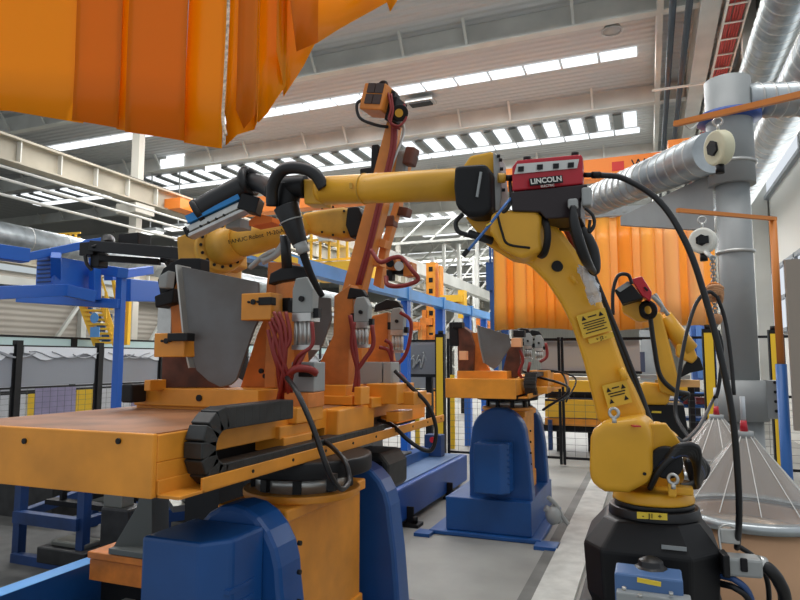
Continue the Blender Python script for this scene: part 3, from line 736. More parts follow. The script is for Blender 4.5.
# pedestal and black base: faceted block
s = V((RX, RY, 0))
MB().b2(RX-.24, RX+.2, RY-.2, RY+.26, 0, .82).build('pedestal', BLK, rb, bev=.01)
bm = MB()
b8 = [(-.16, -.2), (.10, -.2), (.19, -.10), (.19, .16), (.1, .24), (-.16, .24), (-.22, .14), (-.22, -.12)]
z0, z1, z2, z3 = .8, .86, 1.03, zt-.03
def ring(k, z, dx=0): return [s+V((x*k*.95+dx, y*k, z)) for x, y in b8]
rs = [ring(.9, z0), ring(1.0, z1), ring(1.04, z2-.02), ring(.72, z3)]
vs = [[bm.bm.verts.new(v) for v in r] for r in rs]
for a, c in zip(vs, vs[1:]):
    for k in range(8): bm.bm.faces.new((a[k], a[(k+1) % 8], c[(k+1) % 8], c[k]))
bm.bm.faces.new(vs[0][::-1]); bm.bm.faces.new(vs[-1])
base = bm.build('base', BLK, rb, bev=.008)
MB().cyl((RX, RY, z3-.0), (RX, RY, z3+.03), .145, .14, seg=48).cyl((RX, RY, z3+.03), (RX, RY, z3+.045), .125, seg=48).build('base_collar', RUB, rb, bev=.003)
lp = at(652, 516, D=1.955)
lb = MB(); lb.box(lp, (.088, .003, .02), rz=PSI*.3); lo = lb.build('axis_label', YLB, rb)
text(rb, '-  J1  +', lp+V((0, -.004, 0)), .021, BLK, (math.radians(90), 0, PSI*.3))
lp = at(674, 548, D=1.9); MB().box(lp, (.07, .004, .012)).build('nameplate', GRY, rb)
# turret (yellow casting)
t = MB(); t.cyl((RX, RY, z3+.045), (RX, RY, z3+.085), .13, .12, seg=40)
t.prism(poly(((612, 500), (668, 500), (685, 480), (680, 440), (660, 425), (620, 428)), D=2.14), (0, .16, 0))
t.build('turret', YEL, rb, bev=.01)
# rounded J2 cover on the left
cv = MB(); o = poly(((589, 438), (592, 430), (602, 422), (636, 418), (648, 423), (651, 436), (652, 478), (646, 484), (628, 494), (604, 493), (590, 485), (588, 470)), D=1.95)
cv.prism(o, (.02, .2, 0)); cv.build('shoulder_cover', YEL, rb, bev=.035, sm=1, seg=4)
MB().prism(poly(((648, 424), (666, 424), (680, 442), (682, 454), (672, 458), (664, 470), (652, 482)), D=2.0), (0, .05, 0)).build('shoulder_flank', YEL, rb, bev=.004)
MB().box(at(636, 426, D=1.93), (.022, .03, .004), rz=.3).build('red_label', RED, rb)
c = at(645, 474, D=1.945); MB().cyl(c, c+V((-.01, .02, 0)), .005, seg=10).build('cover_screw', BLK, rb)
c = at(666, 463, D=1.97); MB().cyl(c, c+V((0, .1, 0)), .05, seg=28).build('shoulder_motor', BLK, rb, bev=.006)
eb = MB()
for px, py in ((614, 413), (673, 479)):
    c = at(px, py, D=1.93); eb.torus(c, .014, .005, axis=(0.3, 1, 0)); eb.cyl(c-V((0, 0, .03)), c-V((0, 0, .014)), .007)
eb.build('lifting_eye', ALU, rb)
MB().box(at(681, 490, D=2.0), (.07, .05, .025)).box(at(672, 489, D=1.98), (.025, .04, .045)).build('stop_bracket', YEL, rb, bev=.006)
# upper arm, curved casting
arm = poly(((598, 424), (592, 398), (583, 362), (571, 325), (560, 303), (546, 282), (528, 264), (508, 252), (497, 238), (500, 216), (520, 208), (545, 215), (562, 232), (577, 252), (592, 280), (604, 310), (616, 345), (626, 372), (636, 392), (645, 412), (648, 430)), D=2.1)
ua = MB().prism(arm, (0, .13, 0)).build('upper_arm', YEL, rb, bev=.018, seg=3)
c = at(557, 266, D=2.09); MB().cyl(c+V((0, -.002, 0)), c+V((0, .02, 0)), .018, seg=24).build('arm_hole', BLK, rb)
lbm = mat('label_ochre', (222, 178, 52), .5)
def label(px, py, w, h, ang, lines, D=2.085):
    p = at(px, py, D=D); e_ = frame_rot(at(px+10, py+10*math.tan(ang), D=D)-p, (0, 0, 1)); R = e_.to_matrix().to_4x4()
    MB().box(p, (w, h, .003), rot=R).build('warning_label', lbm, rb)
    for k, (tx, sz, dz) in enumerate(lines):
        q = p + (R @ V((0, dz, .003)))
        if tx.startswith('+'): text(rb, tx, q, sz, BLK, e_, ext=.0004)
        elif tx == 'signs':
            for sx in (-.3*w, .3*w):
                MB().prism([q+(R @ V((sx-.008, -.007, 0))), q+(R @ V((sx+.008, -.007, 0))), q+(R @ V((sx, .008, 0)))], R @ V((0, 0, .001))).build('warning_triangle', BLK, rb)
        else: MB().box(q, (w*float(tx), sz*.35, .001), rot=R).build('fine_print', BLK, rb)
label(594, 323, .098, .078, math.radians(-16), (('signs', .017, .024), ('.3', .012, .024), ('.8', .009, .008), ('.7', .009, 0), ('.8', .009, -.008), ('.6', .009, -.016), ('.75', .009, -.026)))
label(601, 338, .085, .018, math.radians(-16), (('+ J2 -', .016, 0),))
label(617, 394, .082, .076, math.radians(-14), (('signs', .015, .02), ('.3', .012, .022), ('.7', .01, .006), ('.6', .01, -.003), ('signs', .018, -.018)))
cb = MB(); cb.cyl(at(571, 276, D=2.08), at(577, 284, D=2.08), .006, seg=8); cb.tube([at(621, 368, D=2.08), at(625, 380, D=2.07)], .012); cb.build('boss', YEL, rb)
# cable dress on the back of the upper arm
for k, (m, dx) in enumerate(((RUB, -4), (DRD, -8), (RUB, 0))):
    MB().tube([at(552+dx*.4, 212, D=2.2), at(572+dx*.6, 232, D=2.2), at(592+dx, 272, D=2.2), at(610+dx, 315, D=2.2), at(626+dx, 355, D=2.2), at(640+dx, 392, D=2.2), at(652+dx, 425, D=2.16), at(663+dx, 450, D=2.12)], .010, seg=9).build('arm_cable', m, rb)
MB().tube([at(560, 225, D=2.16), at(578, 228, D=2.14), at(592, 248, D=2.12), at(594, 270, D=2.12), at(585, 265, D=2.14)], .02, seg=10).build('arm_cable', RUB, rb)
for k in range(8):
    MB().tube([at(650, 488, D=2.0+.02*k), at(658+k*2, 472-3*k, D=1.97), at(676+k*3, 455-k, D=1.96), at(697, 457+k*3, D=2.02), at(704-k, 472+k*2, D=2.08), at(694-k*2, 486, D=2.1)], .010, seg=8).build('base_cable', RUB if k != 2 else mat('cable_navy', (40, 60, 100), .4), rb)
MB().ball(at(668, 446, D=2.05), .055, (1, .8, .7)).build('cable_bundle', RUB, rb)
MB().prism(poly(((683, 460), (700, 455), (712, 468), (708, 480), (690, 484)), D=2.12), (0, .1, 0)).build('rear_cover', RUB, rb, bev=.012)
# elbow
el = MB(); el.prism(poly(((490, 214), (500, 209), (535, 209), (541, 216), (543, 250), (520, 259), (500, 248), (489, 232)), D=2.0), (0, .1, 0)); el.build('elbow', YEL, rb, bev=.014, seg=3)
el = MB(); el.prism(poly(((464, 216), (492, 212), (500, 240), (543, 250), (532, 262), (508, 258), (487, 245)), D=2.08), (0, .1, 0)); el.build('elbow_bracket', YEL, rb, bev=.008)
MB().torus(at(542, 238, D=2.04), .056, .012, axis=(.9, .45, .0), seg=32).build('elbow_joint', BLK, rb)
MB().tube([at(497, 213, D=1.99), at(502, 232, D=1.985), at(508, 244, D=1.985), at(530, 248, D=1.985)], .004, seg=6).build('elbow_seam', BLK, rb)
# motor cover and flange plate
MB().prism(poly(((454, 165), (486, 163), (490, 172), (491, 210), (484, 216), (466, 216), (455, 206), (453, 185)), D=2.0), (0, .1, 0)).build('motor_cover', BLK, rb, bev=.018, seg=3)
MB().bar(at(481, 172, D=1.99), at(477, 197, D=1.99), .007, .007).build('cover_seam', GRY, rb)
MB().prism(poly(((462, 166), (470, 155), (490, 151), (497, 153), (499, 205), (492, 212), (466, 205)), D=2.1), (0, .09, 0)).build('flange_housing', YEL, rb, bev=.01, seg=2)
fp = MB(); fp.prism(poly(((493, 152), (499, 156), (502, 190), (500, 210), (494, 212)), D=2.06), (0, .1, 0)); fp.build('flange_plate', SIL, rb, bev=.003)
fb = MB()
for px, py in ((497, 156), (500, 169), (502, 190), (499, 160)): fb.cyl(at(px, py, D=2.05), at(px+3, py, D=2.05), .006, seg=8)
fb.build('flange_bolts', BLK, rb)
# forearm
f0, f1 = at(470, 184, D=2.12), at(326, 190.5, D=2.45)
d = (f1-f0).normalized()
MB().cyl(f0, f1, .055, .055, seg=40).cyl(f1, f1+d*.03, .055, .045, seg=40).build('forearm', YEL, rb)
fs = MB(); m_ = f0.lerp(f1, .70); fs.torus(m_, .0555, .0025, axis=d, seg=40); fs.build('forearm_seam', YEL2, rb)
fs = MB()
for k, (u, v) in enumerate(((.01, .008), (-.01, -.008))): fs.box(m_+V((-.03+.06*k, -.057, .0)), (.012, .004, .02))
fs.build('forearm_boss', YEL2, rb)
wr = MB(); wr.prism([at(327, 179, D=2.42), at(303, 179, D=2.5), at(304, 204, D=2.5), at(322, 204, D=2.43)], (0, .08, 0)); wr.build('wrist_plate', YEL2, rb, bev=.006)
wr = MB(); wr.cyl(at(306, 187, D=2.52), at(286, 187, D=2.55), .045, seg=28); wr.build('wrist_joint', BLK, rb, bev=.004)
wr = MB(); wr.cyl(at(289, 184, D=2.55), at(287, 215, D=2.55), .05, .045, seg=28); wr.build('wrist_unit', BLK, rb, bev=.006)

# torch
to = thing('welding_torch', at(295, 225, D=2.52), 'black welding torch hanging from the front robot wrist', 'torch')
MB().cyl(at(286, 206, D=2.52), at(301, 246, D=2.52), .052, .03, seg=28).build('torch_body', RUB, to, bev=.003)
MB().torus(at(291, 221, D=2.52), .047, .003, axis=at(301, 246, D=2.52)-at(286, 206, D=2.52)).build('body_band', SIL, to)
MB().tube([at(301, 246, D=2.52), at(304, 256, D=2.52), at(311, 275, D=2.54), at(322, 296, D=2.58)], lambda t: .019-.006*t, seg=12).build('swan_neck', BLK, to)
MB().cyl(at(300, 243, D=2.5), at(304, 253, D=2.5), .026, seg=16).build('collar', SIL, to)
MB().tube([at(285, 235, D=2.6), at(287, 268, D=2.62)], .022, seg=12).build('coolant_pipe', RUB, to)
b = MB().tube([at(272, 206, D=2.5), at(273, 185, D=2.48), at(283, 170, D=2.45), at(300, 168, D=2.42), at(315, 174, D=2.4), at(324, 188, D=2.4)], .024, seg=12)
tag(b.build('torch_hose', RUB), 'thick black hose arching over the front robot wrist', 'hose')

# red feeder on the elbow
wf = thing('wire_feeder', at(545, 195, D=2.05), 'red wire feeder with white lettering mounted on the front robot elbow', 'wire feeder')
D = 2.0
pts = ((512, 167), (517, 160), (581, 154), (583, 158), (583, 184), (512, 191))
MB().prism(poly(pts, D=D), (-.01, .14, 0)).build('housing', RED, wf, bev=.005)
pl = poly(((517, 164), (579, 159), (577, 168), (514, 174)), D=D-.006)
MB().prism(pl, (0, .004, 0)).build('front_panel', mat('panel_silver', (205, 205, 200), .35, .3), wf)
b = MB()
for px, py in ((521, 169), (540, 167), (556, 166), (571, 165)): b.box(at(px, py, D=D-.012), (.018, .003, .016), rot=Matrix.Rotation(.05, 4, 'Y'))
b.build('panel_symbols', BLK, wf)
np_ = at(546, 180.6, D=D-.016); n0 = at(530, 182.3, D=D-.006); n1 = at(562, 179, D=D-.006)
xv = (n1-n0).normalized(); e = frame_rot(xv, (0, 0, 1))
MB().box(np_, (.105, .024, .003), rot=e.to_matrix().to_4x4()).build('nameplate', BLK, wf)
nr = V((math.radians(90), 0, 0)); 
text(wf, 'LINCOLN', np_+V((0.001, -.003, 0)), .023, WHT, e, bold=.0006)
text(wf, 'ELECTRIC', np_+V((.005, -.003, -.018)), .010, WHT, e)
b = MB()
for px, py in ((527, 158), (575, 153.5)): b.cyl(at(px, py+2, D=D+.05), at(px, py-1, D=D+.05), .012, seg=12)
b.build('top_knobs', BLK, wf)
b = MB(); b.prism(poly(((510, 192), (587, 184), (588, 196), (580, 199), (581, 217), (546, 219), (540, 212), (512, 211)), D=D-.01), (0, .16, 0)); b.build('mounting_bracket', mat('bracket_dark', (32, 17, 21), .4), wf, bev=.004)
b = MB(); b.cyl(at(498, 178, D=2.03), at(505, 178, D=2.03), .016); b.build('brass_fitting', YEL2, wf)
b = MB(); b.cyl(at(505, 178, D=2.03), at(512, 178, D=2.03), .010); b.cyl(at(584, 175, D=2.03), at(592, 175, D=2.03), .008); b.cyl(at(592, 175, D=2.03), at(600, 175, D=2.03), .011); b.build('gas_fitting', BLK, wf)
b = MB(); b.box(at(587, 198, D=2.0), (.03, .05, .06)); b.box(at(573, 204, D=1.97), (.03, .03, .03)); b.build('connector_block', SIL, wf, bev=.006)
b = MB(); b.tube([at(585, 208, D=1.97), at(593, 216, D=1.97), at(594, 226, D=1.97), at(589, 232, D=1.97), at(590, 220, D=1.97)], .005, seg=6); b.tube([at(590, 212, D=1.98), at(595, 221, D=1.97), at(591, 229, D=1.97)], .004, seg=6); b.build('thin_wires', RUB, wf)
# hoses hanging from the feeder
b = MB(); b.tube([at(573, 206, D=1.96), at(574, 222, D=1.95), at(580, 245, D=1.96), at(587, 262, D=2.0), at(594, 272, D=2.1)], lambda t: .009+.009*math.sin(t*3.1), seg=10)
tag(b.build('feeder_hose', RUB), 'black hose hanging from the front red feeder to the upper arm', 'hose')
b = MB(); b.tube([at(512, 197, D=2.02), at(505, 205, D=1.95), at(487, 228, D=1.93), at(466, 253, D=1.95)], .0045, seg=7)
o = b.build('air_line', mat('line_blue', (52, 104, 170), .4)); tag(o, 'thin blue air line hanging diagonally below the front red feeder', 'hose')
MB().bar(at(468, 250, D=1.95), at(463, 256, D=1.95), .014, .014).build('plug', BLK, o); MB().bar(at(486, 226, D=1.93), at(491, 223, D=1.93), .012, .004).build('tag_strip', YLB, o)
b = MB(); b.tube([at(463, 214, D=2.06), at(456, 222, D=2.06), at(458, 231, D=2.05), at(468, 235, D=2.05), at(480, 238, D=2.05)], .008, seg=8); b.tube([at(468, 233, D=2.05), at(480, 237, D=2.05), at(492, 241, D=2.06)], .014, seg=8)
tag(b.build('sensor_cable', RUB), 'short black cable loop under the black elbow motor cover', 'cable')
b = MB(); b.tube([at(510, 182, D=2.03), at(511, 200, D=2.0), at(505, 211, D=2.0), at(497, 214, D=2.02)], .006, seg=7)
tag(b.build('sensor_cable', RUB), 'short black cable between red feeder and yellow elbow', 'cable')
b = MB(); b.tube([at(580, 267, D=2.06), at(588, 280, D=2.04), at(595, 296, D=2.06), at(592, 303, D=2.07)], lambda t: .008+.014*math.sin(t*3)+random.uniform(-.004, .006), seg=9, n=4)
for v in b.bm.verts: v.co += V((random.uniform(-.006, .006), random.uniform(-.006, .006), random.uniform(-.006, .006)))
for f in b.bm.faces: f.smooth = False
tag(b.build('plastic_bag', BAG), 'clear plastic bag taped on the curved yellow arm', 'bag')

# long welding cable
b = MB(); b.tube([at(600, 175, D=2.03), at(625, 179, D=2.0), at(660, 202, D=1.95), at(687, 245, D=1.9), at(706, 300, D=1.88), at(722, 362, D=1.86), at(733, 420, D=1.85), at(738, 480, D=1.86), at(739, 520, D=1.9), at(737, 548, D=1.98)], .0095, seg=10)
tag(b.build('welding_cable', RUB), 'long black cable arching from the front red feeder down past the clear cones', 'cable')
b = MB(); b.tube([at(716, 296, D=3.0), at(708, 292, D=3.0), at(696, 304, D=3.0), at(685, 340, D=2.95), at(678, 385, D=2.9), at(676, 415, D=2.85), at(690, 440, D=2.7)], .009, seg=9)
tag(b.build('wire_conduit', RUB), 'black wire conduit curving left from the hanging hose rope', 'hose')
b = MB(); b.tube([at(717, 296, D=3.0), at(725, 320, D=3.0), at(731, 360, D=2.98), at(734, 395, D=2.96)], .009, seg=9)
o = b.build('wire_conduit', RUB); tag(o, 'black wire conduit dropping right from the rope to the nearer cone', 'hose')
b = MB(); b.tube([at(718, 330, D=3.5), at(722, 350, D=3.5), at(719, 385, D=3.5), at(716, 398, D=3.5)], .010, seg=9)
tag(b.build('wire_conduit', RUB), 'thin black conduit dropping to the farther cone', 'hose')
b = MB(); b.tube([at(716, 395, D=3.5), at(712, 402, D=3.48), at(700, 425, D=3.0), at(686, 440, D=2.6), at(676, 442, D=2.4)], .009, seg=8)
tag(b.build('wire_conduit', RUB), 'thin black conduit sagging from the farther cone to the robot', 'hose')

# connector and corrugated hose by the base
cn = thing('cable_connector', at(742, 563, D=1.95), 'grey heavy cable connector right of the black robot base', 'connector')
b = MB(); b.box(at(742, 565, D=1.92), (.10, .07, .055), rz=.1); b.build('shell', SIL, cn, bev=.008)
b = MB(); b.box(at(724, 563, D=1.92), (.02, .075, .065), rz=.1); b.box(at(744, 565, D=1.885), (.02, .01, .04)); b.build('gland', BLK, cn, bev=.004)
b = MB(); b.tube([at(760, 564, D=1.92), at(770, 570, D=1.9), at(779, 582, D=1.9), at(785, 600, D=1.92), at(784, 640, D=2.0)], .019, seg=12); b.build('corrugated_hose', RUB, cn)
b = MB(); b.cyl(at(757, 563, D=1.92), at(764, 565, D=1.92), .024); b.build('collar', ALU, cn)
b = MB(); b.box(at(729, 535, D=1.97), (.055, .04, .045)); b.build('socket', ALU, cn, bev=.004)
b = MB(); b.tube([at(721, 552, D=1.95), at(719, 530, D=1.97), at(726, 525, D=1.97), at(737, 528, D=1.97)], .004, seg=6); b.build('wire_bail', ALU, cn)
for k, (m, lbx) in enumerate(((RUB, 'black cable bending out from the robot base, lower right'), (mat('cable_blue', (50, 80, 130), .4), 'blue-grey cable beside the black ones at the robot base'))):
    b = MB(); b.tube([at(718, 583+k*-8, D=1.95), at(735, 588-k*8, D=1.9), at(750, 602-k*6, D=1.9), at(760, 640, D=1.95)], .010, seg=8); tag(b.build('base_cable', m), lbx, 'cable')
b = MB(); b.tube([at(737, 545, D=2.0), at(757, 560, D=1.99), at(768, 585, D=2.0), at(769, 630, D=2.05)], .008, seg=8); tag(b.build('base_cable', RUB), 'thin black cable passing behind the grey connector', 'cable')

# valve unit in front of the base
vu = thing('valve_unit', at(650, 600, D=1.72), 'blue and grey valve unit with black connector in front of the robot base', 'valve unit')
b = MB(); b.b2(at(614, 590, D=1.72).x, at(683, 590, D=1.72).x, at(650, 590, D=1.72).y, at(650, 590, D=1.72).y+.1, .55, at(650, 577, D=1.72).z); b.build('body', mat('valve_blue', (78, 112, 160), .45), vu, bev=.006)
yv = at(650, 590, D=1.72).y
b = MB(); b.b2(at(616, 590, D=1.72).x, at(690, 590, D=1.72).x, yv-.03, yv+.02, .5, at(650, 592, D=1.72).z); b.build('front_plate', GRY, vu, bev=.004)
b = MB(); b.box(at(649, 582, D=1.70), (.06, .003, .012), rot=Matrix.Rotation(.08, 4, 'Y')); b.build('label_strip', YLB, vu)
b = MB(); c = at(651, 571, D=1.8); b.lathe([(.03, -.02), (.05, -.015), (.052, .008), (.036, .014), (.034, .03), (.012, .04), (.0, .04)], c, seg=8); b.build('black_cap', RUB, vu, bev=.003)
b = MB()
for px, py in ((624, 590), (671, 595), (640, 597)): b.cyl(at(px, py, D=1.68), at(px, py-3, D=1.68), .006, seg=8)
b.build('bolts', ALU, vu)
MB().b2(-.2, .12, yv+.02, yv+.08, 0, .55).build('stand', BLK, vu)

# ================================================================== wire drums with clear cones
def drum(c, r, h, apex, label, glabel):
    o = thing('wire_drum', (c.x, c.y, 0), label, 'drum')
    MB().lathe([(r*.97, .0), (r, .01), (r, h-.01), (r*.7, h-.01), (r*.7, h-.3), (.01, h-.3)], (c.x, c.y, 0), seg=56, cap=False).build('barrel', KRF, o)
    rm = MB(); rm.lathe([(r, h-.03), (r+.018, h-.028), (r+.02, h), (r+.004, h+.012), (r-.03, h+.01)], (c.x, c.y, 0), seg=56, cap=False); rm.build('rim', GAL, o)
    cn = MB(); cn.lathe([(r, h+.01), (r-.03, h+.03), (.035, apex-.02)], (c.x, c.y, 0), seg=16, cap=False)
    for f in cn.bm.faces: f.smooth = False
    hd = cn.build('cone_hood', CONE, o)
    sl = MB()
    for k in range(11):
        a = k*math.pi/5.5+.2; sl.bar(V((c.x, c.y, 0))+V((math.cos(a)*(r-.028), math.sin(a)*(r-.028), h+.035)), V((c.x, c.y, apex-.02))+V((math.cos(a)*.037, math.sin(a)*.037, 0)), .0035, .003)
    sl.build('hood_seams', mat('seam_white', (225, 225, 220), .3), hd)
    MB().lathe([(r*.66, h-.29), (r*.66, h-.06), (r*.3, h-.06), (r*.3, h-.29)], (c.x, c.y, 0), seg=40, cap=False).build('wire_coil', mat('wire_copper', (176, 150, 120), .4, .4), o)
    MB().cyl((c.x, c.y, apex-.03), (c.x, c.y, apex), .04).build('top_ring', GRY, o)
    MB().cyl((c.x, c.y, apex), (c.x, c.y, apex+.05), .018, .013).build('outlet', RED, o)
    MB().cyl((c.x, c.y, apex+.05), (c.x, c.y, apex+.16), .011).build('clear_tube', mat('tube_pale', (190, 195, 200), .3), o)
    return o
c = at(760, 520, D=2.85); hN = at(748, 511, D=2.9).z
d1 = drum(V((at(748, 511, D=2.9).x, at(748, 511, D=2.9).y, 0)), .31, hN, at(737, 432, D=2.9).z, 'kraft drum under the nearer clear cone, cut by the right edge', '')
cf = at(719, 470, D=3.75)
d2 = drum(V((cf.x, cf.y, 0)), .30, at(719, 470, D=3.75).z, at(717, 415, D=3.75).z, 'kraft drum under the farther clear cone, behind the nearer drum', '')
MB().box(at(797, 572, D=2.62), (.05, .004, .12)).build('paper_label', WHT, d1)

# ================================================================== grey extraction column
gc = at(737, 250, D=4.15); GX, GY = at(743, 400, D=4.15).x, at(743, 400, D=4.15).y
col = thing('extraction_column', (GX, GY, 0), 'thick grey steel column with blue collar right of the far curtain', 'column')
z1 = at(740, 180, D=4.15).z; z2 = at(740, 380, D=4.15).z; z3 = at(728, 68, D=4.15).z; zf = at(740, 420, D=4.15).z
MB().cyl((GX, GY, 0), (GX, GY, zf), .115, seg=40).build('lower_shaft', GRY, col)
MB().cyl((GX, GY, zf), (GX, GY, z2), .15, seg=40).build('sleeve', GRY, col)
MB().cyl((GX, GY, z2), (GX, GY, z1), .105, seg=40).build('middle_shaft', GRY, col)
MB().cyl((GX, GY, z1), (GX, GY, z3), .145, seg=40).build('upper_shaft', GRY, col)
b = MB(); b.b2(GX+.12, GX+.2, GY-.08, GY+.05, zf+.02, z2+.0); b.build('side_flange', GRY, col)
b = MB()
for k in range(4): b.cyl((GX+.175, GY-.09, zf+.07+.06*k), (GX+.175, GY-.08, zf+.07+.06*k), .01, seg=8)
b.build('flange_bolts', BLK, col)
zc = at(730, 108, D=4.15).z
MB().lathe([(.14, zc-.03), (.2, zc-.02), (.2, zc+.02), (.14, zc+.03)], (GX, GY, 0), seg=40, cap=False).build('blue_collar', mat('collar_blue', (36, 72, 150), .4), col)
MB().torus((GX, GY, at(735, 250, D=4.15).z), .11, .012).torus((GX, GY, at(735, 158, D=4.15).z), .15, .012).build('strap', ALU, col)
b = MB(); b.prism([V((GX-.12, GY+.0, z1+.1)), V((GX-.12, GY, z1-.3)), V((GX-.75, GY+.8, z1-.05)), V((GX-.75, GY+.8, z1+.02))], (0, .05, 0)); b.build('gusset', GRY, col)
spiral('flexible_duct', at(712, 152, D=4.2), at(588, 203, D=6.2), .14, 'silver flexible duct running from the grey column down to the left', rings=.12)
spiral('branch_duct', (GX+.1, GY+.02, at(740, 90, D=4.15).z), (2.3, GY+.6, at(800, 95, D=4.3).z), .115, 'short silver duct leaving the grey column to the right', rings=.08)

# balancers
def balancer(px, py, D, r, ax, m, label):
    c = at(px, py, D=D); o = thing('hose_balancer', c, label, 'balancer')
    ax = V(ax).normalized()
    MB().cyl(c-ax*.03, c+ax*.03, r, seg=36).build('drum_case', m, o, bev=.012)
    MB().cyl(c-ax*.042, c+ax*.04, r*.45, seg=6).build('hub', BLK if r < .1 else m, o)
    MB().tube([c+V((0, 0, r)), c+V((0, 0, r+.03))], .008, seg=6).torus(c+V((0, 0, r+.045)), .02, .005, axis=(0, 1, 0)).build('hanger', ALU, o)
    MB().cyl(c-V((0, 0, r)), c-V((0, 0, r+.04)), .02).build('outlet', BLK, o)
    return o, c
CRB = mat('balancer_cream', (226, 222, 190), .5)
o, c = balancer(719, 148, 3.05, .085, (.9, .5, .1), CRB, 'cream hose balancer hanging beside the top of the grey column')
o, c2 = balancer(703, 241, 3.5, .072, (-.3, -1, 0), mat('balancer_white', (224, 224, 214), .5), 'round white hose balancer hanging above the rope')
MB().box(c2+V((.0, -.045, 0)), (.05, .01, .04)).build('label_plate', BLK, o)
ch = thing('lifting_chain', at(713, 270, D=3.3), 'chain with hook and ring holding the tied hoses', 'chain')
b = MB(); 
for k in range(9):
    c = at(712.5+k*.2, 258+k*3, D=3.2); b.torus(c, .012, .004, axis=(1, .3, 0) if k % 2 else (0, 1, 0), seg=10, sg=5)
b.tube([at(706, 252, D=3.35), at(712, 258, D=3.2)], .012)
b.build('links', SIL, ch)
MB().torus(at(714, 290, D=3.1), .034, .006, axis=(.2, 1, 0)).build('ring', ORB, ch)
b = MB()
for k in range(8):
    c = at(714.5+k*.3, 302+k*3.2, D=3.1); b.torus(c, .010, .004, axis=(1, .3, 0) if k % 2 else (0, 1, 0), seg=10, sg=5)
b.build('lower_links', SIL, ch)
rp_ = MB()
for k in range(5): rp_.torus(at(715, 289+k*2, D=3.05), .03, .011, axis=(.3*math.sin(k), .4, 1), seg=16, sg=6)
rp_.tube([at(718, 292, D=3.03), at(722, 297, D=3.02), at(721, 303, D=3.03)], .008); rp_.ball(at(717, 319, D=3.1), .025, (1, 1, 1.2))
tag(rp_.build('rope', mat('rope_tan', (190, 140, 100), .8)), 'tan rope wound around the hoses under the hook', 'rope')

# orange swing bars
b = MB(); b.bar(at(675, 124, D=3.2), at(812, 92, D=2.6), .026, .026)
o = b.build('swing_bar', ORB); tag(o, 'slanted orange bar crossing in front of the grey column top', 'bar')
b = MB(); b.tube([at(683, 122, D=3.2), at(690, 129, D=3.2), at(697, 124, D=3.2), at(700, 118, D=3.2)], .004, seg=6); b.build('hook', ALU, o)
pp = thing('bracket_post', at(785, 480, D=3.7), 'orange L shaped post with a blue lower half at the right', 'post')
pb = at(782, 370, D=3.7); PX, PY = pb.x, pb.y
PX, PY = at(781, 365, D=3.7).x, at(781, 365, D=3.7).y
zt_ = at(772, 216, D=3.7).z
pp.location = (PX, PY, 0)
MB().cyl((PX, PY, at(783, 364, D=3.7).z), (PX, PY, zt_), .021, seg=20).build('upper_post', ORB, pp)
MB().cyl((PX, PY, 0), (PX, PY, at(783, 364, D=3.7).z), .03, seg=20).build('lower_post', mat('post_blue', (36, 92, 160), .4), pp)
a = V((PX, PY, zt_)); e = at(678, 224, D=3.55); e.z = zt_+.0
MB().bar(a+V((.015, 0, 0)), V((e.x, e.y, zt_)), .022, .022).build('cross_arm', ORB, pp)
ORDN = ['first', 'second', 'third', 'fourth', 'fifth', 'sixth', 'seventh', 'eighth', 'ninth', 'tenth']
# ================================================================== orange curtains
def strips(name, a, b_, zt, zbf, n, amp, label, group, m, widths=None, lift=0.):
    """hanging vinyl strips between floor points a and b_, overlapping like a strip curtain"""
    a = V(a); b_ = V(b_); d = (b_-a).normalized(); nrm = V((-d.y, d.x, 0)); L = (b_-a).length; out = []
    for i in range(n):
        w_ = L/n; s0 = i*w_-.02; s1 = (i+1)*w_+.03; K = 6
        mb = MB(); cols = []
        for k in range(K+1):
            s = s0+(s1-s0)*k/K; u = k/K
            off = amp*math.sin(u*math.pi)*(1 if i % 2 else -.6) + (.012 if i % 2 else -.012)
            zb = zbf(s/L)
            col_ = []
            for j in range(5):
                v = j/4; z = zt+(zb-zt)*v; w2 = .008*math.sin(v*3+i)
                col_.append(mb.bm.verts.new(a + d*s + nrm*(off*(.4+.6*v)+w2) + V((0, 0, z))))
            cols.append(col_)
        for c0, c1 in zip(cols, cols[1:]):
            for j in range(4):
                f = mb.bm.faces.new((c0[j], c1[j], c1[j+1], c0[j+1])); f.smooth = True
        o = mb.build('vinyl_strip', m[i % len(m)])
        so = o.modifiers.new('solid', 'SOLIDIFY'); so.thickness = .003
        lb = label if not callable(label) else label(i)
        tag(o, lb, 'curtain strip', group); out.append(o)
    return out
